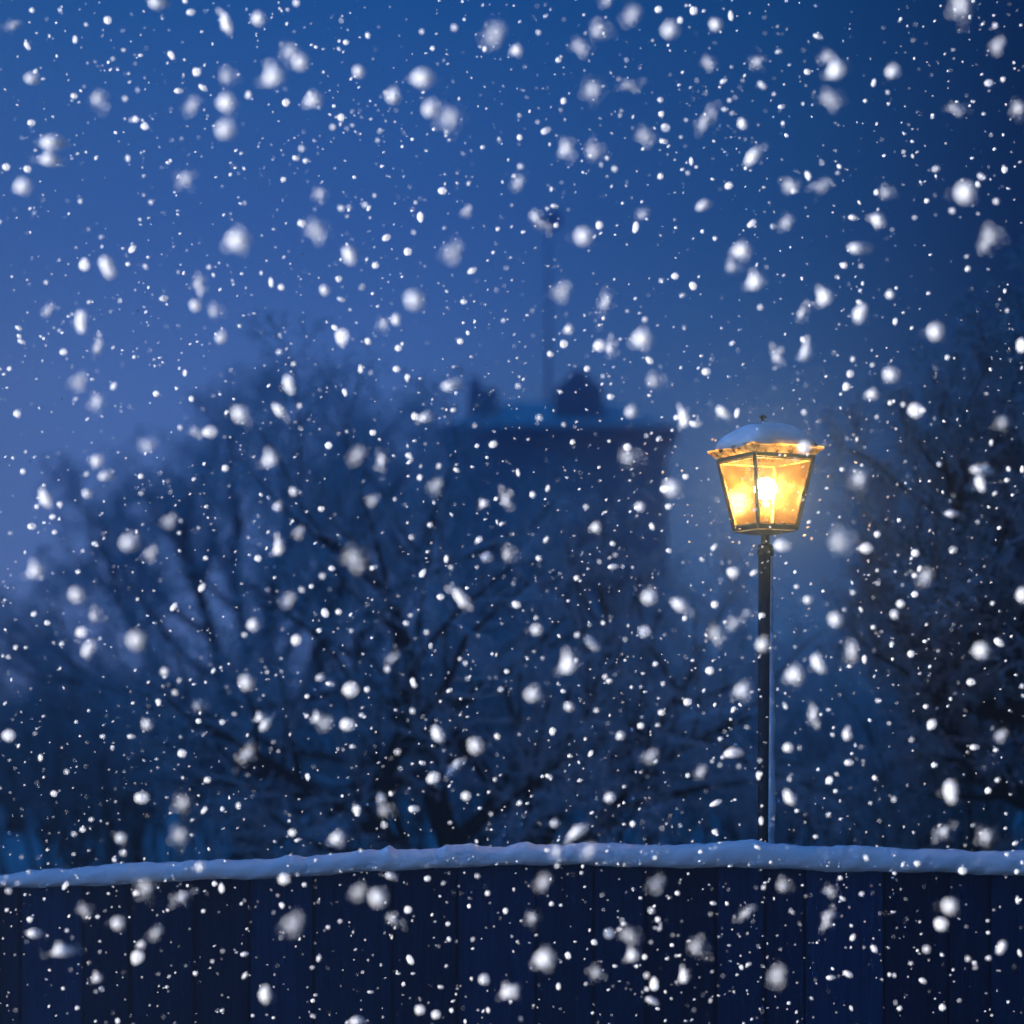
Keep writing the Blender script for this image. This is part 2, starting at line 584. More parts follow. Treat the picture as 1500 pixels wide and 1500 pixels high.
# snow cushion on the roof, soft pyramid to dome
bm = bmesh.new()
ng, na = 16, 40
zc0 = zr + 0.012
rings = []
for i in range(ng + 1):
    u = i / ng
    s = (st + 0.036) * (1 - u)
    z = zc0 + (lz(621) - zc0) * (1 - (1 - u) ** 2.4) ** 0.62
    ring = []
    for k in range(na):
        t = 2 * math.pi * k / na
        c, sn = math.cos(t), math.sin(t)
        q = (abs(c) ** (6 - 3 * u) + abs(sn) ** (6 - 3 * u)) ** (-1 / (6 - 3 * u))
        x, y = s * q * c, s * q * sn
        j = 1 + 0.025 * math.sin(5 * t + 2 * u) + 0.02 * math.sin(11 * t + 7 * u) + 0.03 * math.sin(2 * t + 1) * (1 - u)
        th = R(25)
        X, Y = (x * math.cos(th) - y * math.sin(th)) * j, (x * math.sin(th) + y * math.cos(th)) * j
        ring.append(bm.verts.new((X, Y, z + 0.004 * math.sin(3 * t + 9 * u) - (0.012 * (0.5 + 0.5 * math.sin(13 * t) * math.sin(5 * t + 1)) if i == 0 else 0))))
    rings.append(ring)
for a, b in zip(rings, rings[1:]):
    for k in range(na):
        bm.faces.new((a[k], a[(k + 1) % na], b[(k + 1) % na], b[k]))
bm.faces.new(rings[0][::-1])
bmesh.ops.remove_doubles(bm, verts=bm.verts[:], dist=0.0004)
bm_obj('snow', bm, M['snow'], lamp, True)
bm = bmesh.new()
add_lathe(bm, [(0.006, lz(620)), (0.008, lz(614)), (0.016, lz(612.5)), (0.019, lz(610.5)), (0.012, lz(608.5)), (0.003, lz(607.5))], n=16, c=(-0.012, 0))
bm_obj('finial', bm, M['black_metal'], lamp, True)
bm = bmesh.new()
bmesh.ops.create_icosphere(bm, subdivisions=3, radius=0.054, matrix=Matrix.Translation((0.0, 0, lz(716))))
bm_obj('bulb', bm, M['bulb'], lamp, True)
bm = bmesh.new()
add_lathe(bm, [(0.028, zb - 0.011), (0.028, lz(752)), (0.022, lz(747)), (0.022, lz(735.5))], n=16)
bm_obj('bulb_holder', bm, M['brass'], lamp, True)
# wind-blown snow stuck to the right of the post
bm = bmesh.new()
nz, nk2 = 160, 12
rings = []
for i in range(nz + 1):
    z = 0.6 + (lz(815) - 0.6) * i / nz
    u = i / nz
    thick = (0.022 * (1 - u) ** 0.5 + 0.004) * (0.75 + 0.25 * math.sin(z * 23) * math.sin(z * 7 + 1)) + 0.002 * math.sin(z * 61)
    if u > 0.86:
        thick *= max(0.0, 0.5 + 0.5 * math.sin(z * 90))
    ring = []
    half = R(54 - 26 * u)
    for k in range(nk2 + 1):
        t = -half + 2 * half * k / nk2 - R(46 - 22 * u)
        rr = 0.0355 + max(0.0, thick) * math.sqrt(max(0, 1 - (2 * k / nk2 - 1) ** 2))
        ring.append(bm.verts.new((rr * math.cos(t), rr * math.sin(t), z)))
    rings.append(ring)
for a, b in zip(rings, rings[1:]):
    for k in range(nk2):
        bm.faces.new((a[k], a[k + 1], b[k + 1], b[k]))
bm_obj('snow_crust', bm, M['snow'], lamp, True)

# ------------------------------------------------------------------ trees


def tubes(name, segs, mat, parent, sides):
    """one mesh of tapered tubes; segs: rows of p0(3) p1(3) r0 r1"""
    S = np.asarray(segs, dtype=np.float64)
    n = len(S)
    p0, p1, r0, r1 = S[:, 0:3], S[:, 3:6], S[:, 6], S[:, 7]
    d = p1 - p0
    d /= np.maximum(np.linalg.norm(d, axis=1, keepdims=True), 1e-9)
    ref = np.where(np.abs(d[:, 2:3]) > 0.9, np.array([[1.0, 0, 0]]), np.array([[0, 0, 1.0]]))
    a = np.cross(d, ref)
    a /= np.linalg.norm(a, axis=1, keepdims=True)
    b = np.cross(d, a)
    V = np.zeros((n, 2, sides, 3))
    for k in range(sides):
        t = 2 * math.pi * k / sides + 0.5
        o = a * math.cos(t) + b * math.sin(t)
        V[:, 0, k] = p0 + o * r0[:, None]
        V[:, 1, k] = p1 + o * r1[:, None]
    V = V.reshape(-1, 3)
    base = np.arange(n)[:, None] * (2 * sides)
    Fs = []
    for k in range(sides):
        k2 = (k + 1) % sides
        Fs.append(np.concatenate([base + k, base + k2, base + sides + k2, base + sides + k], axis=1))
    Fs = np.stack(Fs, 1).reshape(-1)
    me = bpy.data.meshes.new(name)
    me.vertices.add(len(V))
    me.vertices.foreach_set('co', V.reshape(-1).astype(np.float32))
    nf = len(Fs) // 4
    me.loops.add(len(Fs))
    me.loops.foreach_set('vertex_index', Fs.astype(np.int32))
    me.polygons.add(nf)
    me.polygons.foreach_set('loop_start', np.arange(0, nf * 4, 4, dtype=np.int32))
    me.polygons.foreach_set('loop_total', np.full(nf, 4, dtype=np.int32))
    me.polygons.foreach_set('use_smooth', np.ones(nf, dtype=bool))
    me.update(calc_edges=True)
    me.materials.append(mat)
    o = bpy.data.objects.new(name, me)
    COL.objects.link(o)
    o.parent = parent
    return o


class Tree:
    def __init__(self, seed, kids=(7, 7, 6, 5), shrink=(0.55, 0.5, 0.5, 0.5), spread=(50, 50, 50, 55), up=0.12, wander=0.16, levels=4):
        self.r = random.Random(seed)
        self.thick, self.thin = [], []
        self.kids, self.shrink, self.spread, self.up, self.wander, self.levels = kids, shrink, spread, up, wander, levels

    def rv(self):
        r = self.r
        return Vector((r.gauss(0, 1), r.gauss(0, 1), r.gauss(0, 1)))

    def branch(self, p, d, L, rad, lev, nseg=None):
        n = nseg or (7 if lev == 0 else 5 if lev == 1 else 4 if lev == 2 else 3)
        pts = [(p.copy(), rad, d.copy())]
        for i in range(n):
            d = (d + self.rv() * self.wander + Vector((0, 0, self.up * (0.6 if lev < 2 else 0.35)))).normalized()
            q = p + d * (L / n)
            r2 = max(rad * (1 - 0.78 * (i + 1) / n), 0.0028)
            r1 = pts[-1][1]
            (self.thick if lev <= 1 else self.thin).append((*p, *q, r1, r2))
            p = q
            pts.append((p.copy(), r2, d.copy()))
        self.sprout(pts, L, lev)

    def along(self, path, rad0, rad1, lev=0, L=None):
        """a limb that follows given points"""
        pts = []
        n = len(path)
        for i, q in enumerate(path):
            r_ = rad0 + (rad1 - rad0) * i / (n - 1)
            d = (path[min(i + 1, n - 1)] - path[max(i - 1, 0)]).normalized()
            pts.append((q, r_, d))
        for a, b in zip(pts, pts[1:]):
            self.thick.append((*a[0], *b[0], a[1], b[1]))
        self.sprout(pts, L or sum((b - a).length for a, b in zip(path, path[1:])), lev)

    def sprout(self, pts, L, lev):
        if lev >= self.levels:
            return
        r = self.r
        k = self.kids[lev]
        for j in range(k):
            t = 0.22 + 0.78 * (j + r.random()) / k
            f = min(t, 0.999) * (len(pts) - 1)
            i = int(f)
            q = pts[i][0].lerp(pts[i + 1][0], f - i)
            rr = pts[i][1]
            d = pts[i][2]
            ax = d.cross(self.rv()).normalized()
            ang = R(self.spread[lev] * r.uniform(0.6, 1.25))
            nd = (Matrix.Rotation(ang, 3, ax) @ d).normalized()
            nl = L * self.shrink[lev] * r.uniform(0.7, 1.25) * (1.15 - 0.5 * t)
            self.branch(q, nd, nl, max(rr * 0.62, 0.003), lev + 1)

    def build(self, root, twig='twig'):
        tubes('trunk', self.thick, M['bark'], root, 7)
        tubes('crown', self.thin, M[twig], root, 3)
        return len(self.thick) + len(self.thin)


GT = 'bare trees behind the fence'


def local(px, py, d, root):
    return at(px, py, d) - root.location


def smooth_path(P, n=4):
    out_ = []
    for i in range(len(P) - 1):
        p0, p1, p2, p3 = P[max(i - 1, 0)], P[i], P[i + 1], P[min(i + 2, len(P) - 1)]
        for k in range(n):
            t = k / n
            out_.append(0.5 * ((2 * p1) + (p2 - p0) * t + (2 * p0 - 5 * p1 + 4 * p2 - p3) * t * t + (3 * p1 - p0 - 3 * p2 + p3) * t ** 3))
    out_.append(P[-1])
    return out_


# the spreading tree in the middle, limbs fanning out over the fence
D1 = 15.5
root = tag(empty('bare_tree', (at(690, 0, D1).x, D1, 0)), 'spreading bare tree whose dark limbs fan out low behind the middle of the fence', 'tree', GT)
T = Tree(3, kids=(11, 8, 7, 4), shrink=(0.46, 0.52, 0.5, 0.5), up=0.05)
base = Vector((0, 0, -0.1))
fork = local(690, 1325, D1, root)
T.thick.append((*base, *fork, 0.22, 0.17))
limbs = [
    ([(640, 1290, 0.2), (560, 1240, 0.1), (520, 1200, -0.2), (400, 1120, -0.4), (280, 1050, -0.8)], 0.11),
    ([(600, 1270, -0.1), (552, 1200, -0.2), (570, 1120, -0.3), (605, 1030, -0.5), (590, 930, -0.6), (545, 840, -0.4), (430, 760, 0.3)], 0.12),
    ([(660, 1250, -0.3), (725, 1165, -0.4), (660, 1055, -0.2), (745, 985, 0.3), (830, 900, 0.6)], 0.085),
    ([(760, 1270, 0.1), (795, 1190, 0.1), (815, 1110, 0.0), (868, 1025, -0.3), (890, 950, -0.5), (880, 860, -0.5)], 0.115),
    ([(770, 1280, -0.2), (830, 1165, -0.4), (900, 1110, -0.5), (968, 1055, -0.7), (1030, 960, -0.9)], 0.105),
    ([(790, 1290, -0.2), (880, 1200, -0.6), (945, 1135, -0.8), (1020, 1085, -1.0), (1100, 1050, -1.1)], 0.07),
    ([(655, 1240, 0.6), (600, 1080, 0.9), (520, 960, 1.0), (590, 855, 1.1), (640, 740, 1.2)], 0.10),
    ([(600, 1270, 0.6), (460, 1160, 1.0), (330, 1100, 1.3), (200, 1010, 1.5)], 0.09),
]
for pts, r0 in limbs:
    P = [fork] + [local(a, b, D1 + c, root) for a, b, c in pts]
    T.along(smooth_path(P), r0, 0.02, 0)
nseg = T.build(root)

# tall round-headed tree on the left
D2 = 25.0
root = tag(empty('bare_tree', (at(360, 0, D2).x, D2, 0)), 'tall round-headed bare tree left of the house, its twigs against the sky', 'tree', GT)
T = Tree(8, kids=(9, 9, 8, 5), shrink=(0.42, 0.5, 0.5, 0.5), up=0.10)
fork = local(370, 1180, D2, root)
T.thick.append((0, 0, -0.1, *fork, 0.26, 0.2))
for pts, r0 in [
    ([(390, 1000, 0), (400, 850, 0.2), (420, 770, 0.2), (405, 660, 0.2)], 0.15),
    ([(330, 1010, -0.3), (290, 860, -0.5), (270, 790, -0.4), (262, 730, -0.3)], 0.13),
    ([(290, 1060, 0.5), (200, 930, 0.8), (160, 830, 0.8), (150, 760, 0.8)], 0.12),
    ([(450, 1010, -0.5), (500, 860, -0.8), (520, 770, -0.6), (530, 660, -0.5)], 0.13),
    ([(480, 1040, 0.5), (580, 900, 0.8), (620, 810, 0.9), (622, 720, 1.0)], 0.12),
    ([(270, 1110, -0.5), (150, 1020, -0.7), (100, 970, -0.8), (70, 930, -0.8)], 0.10),
    ([(520, 1090, -0.2), (640, 1000, 0.3), (720, 900, 0.4), (760, 800, 0.5)], 0.10),
    ([(360, 960, 1.0), (340, 820, 1.5), (350, 760, 1.6), (335, 690, 1.6)], 0.12),
    ([(470, 980, 1.3), (470, 840, 1.7), (470, 760, 1.8), (468, 680, 1.9)], 0.11),
    ([(260, 1130, 0.2), (150, 1100, 0.3), (90, 1070, 0.3), (50, 1045, 0.3)], 0.08),
]:
    P = [fork] + [local(a, b, D2 + c, root) for a, b, c in pts]
    T.along(smooth_path(P), r0, 0.02, 0)
T.build(root)

# dark near tree on the right, trunk outside the picture
D3 = 13.5
root = tag(empty('bare_tree', (at(1570, 0, D3).x, D3, 0)), 'dark bare tree at the right edge of the picture, nearest and darkest of the trees', 'tree', GT)
T = Tree(21, kids=(14, 9, 9, 7), shrink=(0.38, 0.5, 0.52, 0.5), spread=(42, 45, 50, 55), up=0.16)
fork = local(1560, 1200, D3, root)
T.thick.append((0, 0, -0.1, *fork, 0.2, 0.16))
for pts, r0 in [
    ([(1530, 1050, 0), (1500, 850, 0), (1480, 720, 0.1), (1465, 590, 0.2)], 0.12),
    ([(1500, 1060, -0.3), (1440, 900, -0.5), (1405, 770, -0.5), (1380, 660, -0.4)], 0.10),
    ([(1500, 1090, 0.4), (1420, 990, 0.6), (1370, 870, 0.7), (1340, 720, 0.8)], 0.09),
    ([(1560, 950, 0.6), (1560, 780, 0.8), (1545, 640, 0.8), (1535, 540, 0.8)], 0.12),
    ([(1480, 1150, -0.2), (1400, 1080, -0.3), (1350, 990, -0.4), (1325, 880, -0.4)], 0.07),
    ([(1640, 1000, -0.3), (1680, 840, -0.3), (1690, 700, -0.3)], 0.11),
    ([(1480, 1170, 0.7), (1420, 1130, 0.9), (1370, 1090, 1.0), (1330, 1030, 1.1)], 0.06),
]:
    P = [fork] + [local(a, b, D3 + c, root) for a, b, c in pts]
    T.along(smooth_path(P), r0, 0.015, 0)
T.build(root, 'dark_twig')

# a second dark tree behind it
D5 = 18.0
root = tag(empty('bare_tree', (at(1455, 0, D5).x, D5, 0)), 'dense dark bare tree between the lamp post and the tree at the right edge', 'tree', GT)
T = Tree(23, kids=(11, 9, 8, 7), shrink=(0.36, 0.5, 0.5, 0.5), spread=(40, 45, 50, 55), up=0.16)
fork = local(1450, 1190, D5, root)
T.thick.append((0, 0, -0.1, *fork, 0.2, 0.16))
for pts, r0 in [
    ([(1450, 1050, 0), (1455, 870, 0), (1450, 720, 0.1)], 0.12),
    ([(1400, 1040, -0.3), (1385, 900, -0.5), (1380, 770, -0.5)], 0.10),
    ([(1510, 1030, -0.3), (1520, 850, -0.5), (1520, 700, -0.5)], 0.10),
    ([(1400, 1110, 0.5), (1350, 1020, 0.6), (1340, 900, 0.7)], 0.08),
    ([(1480, 1110, 0.5), (1490, 1020, 0.6), (1485, 900, 0.7)], 0.08),
]:
    P = [fork] + [local(a, b, D5 + c, root) for a, b, c in pts]
    T.along(smooth_path(P), r0, 0.015, 0)
T.build(root, 'dark_twig')

# small tree far left, mostly outside
D4 = 33.0
root = tag(empty('bare_tree', (at(20, 0, D4).x, D4, 0)), 'low pale bare tree at the left edge, farthest of the trees', 'tree', GT)
T = Tree(31, kids=(9, 8, 7, 5), shrink=(0.5, 0.5, 0.5, 0.5), up=0.12)
fork = local(20, 1190, D4, root)
T.thick.append((0, 0, -0.1, *fork, 0.2, 0.15))
for pts, r0 in [
    ([(20, 1110, 0), (35, 1050, 0), (50, 990, 0)], 0.11),
    ([(90, 1110, 0.3), (140, 1060, 0.3), (165, 980, 0.3)], 0.1),
    ([(-60, 1110, 0), (-110, 1060, 0), (-120, 1010, 0)], 0.1),
    ([(60, 1120, 0.6), (110, 1090, 0.6), (160, 1060, 0.6)], 0.07),
]:
    P = [fork] + [local(a, b, D4 + c, root) for a, b, c in pts]
    T.along(smooth_path(P), r0, 0.02, 0)
T.build(root)


def shrub(px, d, h, w, seed, label, nstem=16):
    root = tag(empty('leafless_shrub', (at(px, 0, d).x, d, 0)), label, 'shrub', 'leafless shrubs behind the fence')
    T = Tree(seed, kids=(7, 6, 5), shrink=(0.42, 0.5, 0.5), spread=(35, 45, 50), up=0.25, wander=0.12, levels=3)
    r = random.Random(seed)
    for k in range(nstem):
        p = Vector((r.uniform(-0.35, 0.35) * w, r.uniform(-0.4, 0.4), -0.1))
        dv = Vector((p.x * 0.6 / w + r.gauss(0, 0.16), r.gauss(0, 0.15), 1)).normalized()
        T.branch(p, dv, h * r.uniform(0.7, 1.08), 0.022, 0)
    tubes('stems', T.thick, M['bark'], root, 6)
    tubes('twigs', T.thin, M['twig'], root, 3)


shrub(1215, 17.0, 2.7, 2.4, 41, 'leafless shrub just right of the lamp post behind the fence', 26)
shrub(1400, 15.5, 2.6, 2.4, 42, 'leafless shrub at the foot of the dark right-hand tree', 30)
shrub(1040, 21.0, 2.9, 2.4, 43, 'leafless shrub left of the lamp post below the house wall', 24)
shrub(820, 23.0, 3.0, 3.0, 44, 'leafless shrub under the right-hand limbs of the spreading tree', 24)
shrub(560, 23.5, 2.8, 3.0, 45, 'leafless shrub under the left-hand limbs of the spreading tree', 24)
shrub(300, 23.0, 2.8, 3.2, 46, 'leafless shrub below the tall round-headed tree', 26)
shrub(110, 24.0, 2.4, 2.6, 47, 'leafless shrub where the fence meets the left edge of the picture', 22)

for k_, (px_, h_, lb) in enumerate([
    (205, 2.4, 'low shrub in the back row under the left side of the round-headed tree'),
    (420, 2.4, 'low shrub in the back row under the right side of the round-headed tree'),
    (680, 2.5, 'low shrub in the back row behind the fork of the spreading tree'),
    (925, 2.4, 'low shrub in the back row below the right end of the house wall'),
    (1130, 2.3, 'low shrub in the back row straight behind the lamp post'),
    (1310, 2.4, 'low shrub in the back row between the lamp post and the dark trees')]):
    shrub(px_, 27.0 + 0.4 * (k_ % 3), h_, 3.4, 60 + k_, lb, 34)

# far low wood closing the horizon
segs = []
r = random.Random(77)
for k in range(5200):
    x = r.uniform(-14, 25)
    y = r.uniform(45, 51)
    if -3.2 < x < 5.4:
        continue
    h = 1.1 + 1.2 * (0.5 + 0.5 * math.sin(x * 0.5) * math.sin(x * 0.17 + 1)) + r.uniform(-1.0, 0.6)
    p = Vector((x, y, -0.1))
    dv = Vector((r.gauss(0, 0.25), r.gauss(0, 0.2), 1)).normalized()
    q = p + dv * h
    segs.append((*p, *q, 0.05, 0.01))
    for _ in range(3):
        a = p.lerp(q, r.uniform(0.3, 1))
        b = a + Vector((r.gauss(0, 0.5), r.gauss(0, 0.4), r.uniform(0.1, 0.7)))
        segs.append((*a, *b, 0.02, 0.008))
tw = tubes('distant_wood', segs, M['twig'], None, 3)
tag(tw, kind='stuff')

# ------------------------------------------------------------------ house with snowy roof
DH = 46.0
SH = F / DH


def hx(px):
    return (px - 812) / SH


def hz(py):
    return CAM_Z + (HOR - py) / SH


house = tag(empty('house', (at(812, 0, DH).x, DH, 0)), 'tall pale house with a snowy roof dimly seen behind the trees', 'house')
x0, x1 = hx(655), hx(978)
bm = bmesh.new()
add_box(bm, x0, x1, 0, 8.0, -0.2, hz(646))
bm_obj('wall', bm, M['wall'], house)
bm = bmesh.new()
add_box(bm, x0 - 0.22, x1 + 0.22, -0.35, 8.35, hz(645.5), hz(628))
bm_obj('eaves_cornice', bm, M['slate'], house)
bm = bmesh.new()
ze, zr_ = hz(627.5), hz(552)
v = [bm.verts.new(c) for c in ((x0 - 0.3, -0.42, ze), (x1 + 0.3, -0.42, ze), (x1 + 0.3, 8.42, ze), (x0 - 0.3, 8.42, ze), (hx(740), 4, zr_), (hx(905), 4, zr_))]
for f in ((0, 1, 5, 4), (1, 2, 5), (2, 3, 4, 5), (3, 0, 4), (3, 2, 1, 0)):
    bm.faces.new([v[k] for k in f])
bmesh.ops.bevel(bm, geom=bm.edges[:], offset=0.15, segments=3, affect='EDGES')
roof = bm_obj('roof', bm, M['snow'], house, False)
bm = bmesh.new()
add_box(bm, hx(683), hx(728), 1.4, 2.2, hz(620), hz(556))
add_box(bm, hx(686), hx(702), 1.55, 2.05, hz(556.5), hz(538))
bm_obj('chimney', bm, M['slate'], roof)
bm = bmesh.new()
a = [(hx(812), 1.0, hz(612)), (hx(888), 1.0, hz(612)), (hx(885), 1.0, hz(560)), (hx(850), 1.0, hz(528)), (hx(815), 1.0, hz(560))]
fr_ = [bm.verts.new(c) for c in a]
bk = [bm.verts.new((c[0], 3.2, c[2])) for c in a]
bm.faces.new(fr_)
bm.faces.new(bk[::-1])
for k in range(5):
    bm.faces.new((fr_[k], bk[k], bk[(k + 1) % 5], fr_[(k + 1) % 5]))
bm_obj('dormer', bm, M['slate'], roof)
mast = None
bm = bmesh.new()
xm = hx(808)
bmesh.ops.create_cone(bm, segments=12, radius1=0.07, radius2=0.03, depth=hz(275) - hz(600), cap_ends=True, matrix=Matrix.Translation((xm, 4, (hz(275) + hz(600)) / 2)))
mast = bm_obj('mast', bm, M['slate'], house, True)
bm = bmesh.new()
pts = [(-0.42, 0.02), (-0.1, 0.14), (0.12, 0.36), (0.34, 0.30), (0.36, -0.05), (0.12, -0.22), (-0.12, -0.16)]
fr_ = [bm.verts.new((xm + p[0], 3.96, hz(268) + p[1])) for p in pts]
bk = [bm.verts.new((xm + p[0], 4.04, hz(268) + p[1])) for p in pts]
bm.faces.new(fr_)
bm.faces.new(bk[::-1])
for k in range(len(pts)):
    bm.faces.new((fr_[k], bk[k], bk[(k + 1) % len(pts)], fr_[(k + 1) % len(pts)]))
bm_obj('weather_vane', bm, M['slate'], mast)


def arch_window(cx, base_, top_, w):
    """arched window set in the front wall, frame standing proud"""
    r_ = w / 2
    zs = hz(top_) - r_
    out_, inn = [], []
    for rad, lst in ((r_ + 0.12, out_), (r_, inn)):
        lst.append((cx - rad, hz(base_)))
        for k in range(17):
            t = math.pi - math.pi * k / 16
            lst.append((cx + rad * math.cos(t), zs + rad * math.sin(t)))
        lst.append((cx + rad, hz(base_)))
    bm = bmesh.new()
    A = [bm.verts.new((x, -0.09, z)) for x, z in out_]
    B = [bm.verts.new((x, -0.09, z)) for x, z in inn]
    A2 = [bm.verts.new((x, -0.003, z)) for x, z in out_]
    B2 = [bm.verts.new((x, -0.003, z)) for x, z in inn]
    for k in range(len(A) - 1):
        bm.faces.new((A[k], A[k + 1], B[k + 1], B[k]))
        bm.faces.new((A[k], A2[k], A2[k + 1], A[k + 1]))
        bm.faces.new((B[k], B[k + 1], B2[k + 1], B2[k]))
    f = bm_obj('window', bm, M['slate'], house)
    bm = bmesh.new()
    bm.faces.new([bm.verts.new((x, -0.03, z)) for x, z in inn])
    bm_obj('pane', bm, M['pane_dark'], f)


arch_window(hx(868), 900, 778, 1.9)
arch_window(hx(745), 900, 778, 1.9)

# unseen buildings added at left to keep low sun off everything behind the fence


def block(name, label, x0, x1, y0, y1, h, rise, mats):
    root = tag(empty(name, ((x0 + x1) / 2, (y0 + y1) / 2, 0)), label, 'house')
    w, l = (x1 - x0) / 2, (y1 - y0) / 2
    bm = bmesh.new()
    v = [bm.verts.new(c) for c in ((-w, -l, -0.2), (w, -l, -0.2), (w, l, -0.2), (-w, l, -0.2), (-w, -l, h), (w, -l, h), (w, l, h), (-w, l, h), (0, -l, h + rise), (0, l, h + rise))]
    for f in ((0, 3, 2, 1), (1, 2, 6, 5), (3, 0, 4, 7), (0, 1, 5, 8, 4), (2, 3, 7, 9, 6), (5, 6, 9, 8), (7, 4, 8, 9)):
        bm.faces.new([v[k] for k in f])
    bm_obj('wall', bm, mats[0], root)
    bm = bmesh.new()
    o_ = 0.35
    k_ = rise / w
    for s in (-1, 1):
        a = [(s * (w + o_), -l - o_, h - o_ * k_ + 0.02), (0, -l - o_, h + rise + 0.02), (0, l + o_, h + rise + 0.02), (s * (w + o_), l + o_, h - o_ * k_ + 0.02)]
        lo = [bm.verts.new(c) for c in a]
        hi = [bm.verts.new((c[0], c[1], c[2] + 0.2)) for c in a]
        bm.faces.new(lo)
        bm.faces.new(hi[::-1])
        for q in range(4):
            bm.faces.new((lo[q], hi[q], hi[(q + 1) % 4], lo[(q + 1) % 4]))
    bm_obj('roof', bm, mats[1], root)
    ny = int(l * 2 // 2.6)
    for f in range(int(h // 2.8)):
        for q in range(ny):
            y = -l + (q + 0.5) * 2 * l / ny
            bm = bmesh.new()
            add_box(bm, w + 0.003, w + 0.06, y - 0.5, y + 0.5, 0.9 + f * 2.8, 2.2 + f * 2.8)
            fr = bm_obj('window', bm, M['slate'], root)
            bm = bmesh.new()
            add_box(bm, w + 0.061, w + 0.066, y - 0.42, y + 0.42, 0.98 + f * 2.8, 2.12 + f * 2.8)
            bm_obj('pane', bm, M['pane_dark'], fr)


block('house', 'unseen brick house with a snowy gable roof, added on the left to shade the lamp', -13.0, -6.6, 8.75, 17.5, 6.0, 2.4, (M['brick'], M['snow']))  # added sun blocker, no known neighbour stands here
block('shade_building', 'unseen long pale building added far left to shade the background trees', -20.8, -15.6, 15.5, 52.0, 12.5, 2.2, (M['wall'], M['snow']))

# ------------------------------------------------------------------ falling snow


def flake_mesh(seed, lumps, core=0.37, lo=0.045, hi=0.12):
    r = random.Random(seed)
    bm = bmesh.new()
    bmesh.ops.create_icosphere(bm, subdivisions=3, radius=0.5 if lumps == 0 else core)
    for v in bm.verts:
        n = v.co.normalized()
        k = 1 + 0.06 * math.sin(3 * n.x + seed) + 0.05 * math.sin(4 * n.y + 2 * seed) + 0.06 * math.sin(3.5 * n.z + 3 * seed)
        v.co *= k
    for _ in range(lumps):
        a = r.uniform(0, 6.283)
        rr = abs(r.gauss(0.12, 0.24))
        p = Vector((rr * math.cos(a), r.uniform(-0.15, 0.15), rr * math.sin(a)))
        s = r.uniform(lo, hi)
        bmesh.ops.create_icosphere(bm, subdivisions=1, radius=s, matrix=Matrix.Translation(p) @ Matrix.Diagonal((r.uniform(0.6, 1.4), 1, r.uniform(0.6, 1.4), 1)))
    me = bpy.data.meshes.new('snowflake')
    bm.to_mesh(me)
    bm.free()
    me.polygons.foreach_set('use_smooth', [True] * len(me.polygons))
    me.materials.append(M['flake'])
    return me


SOFT = [flake_mesh(k, 30) for k in range(6)]
WISP = [flake_mesh(30 + k, 46, 0.15, 0.03, 0.075) for k in range(5)]
FIRM = [flake_mesh(10 + k, 0) for k in range(4)]


def blur_depth(c):
    """distance in front of the focus at which a point spreads to c pixels (1500 px photo)"""
    k = APER * F / FOCUS
    return FOCUS / (c / k + 1)


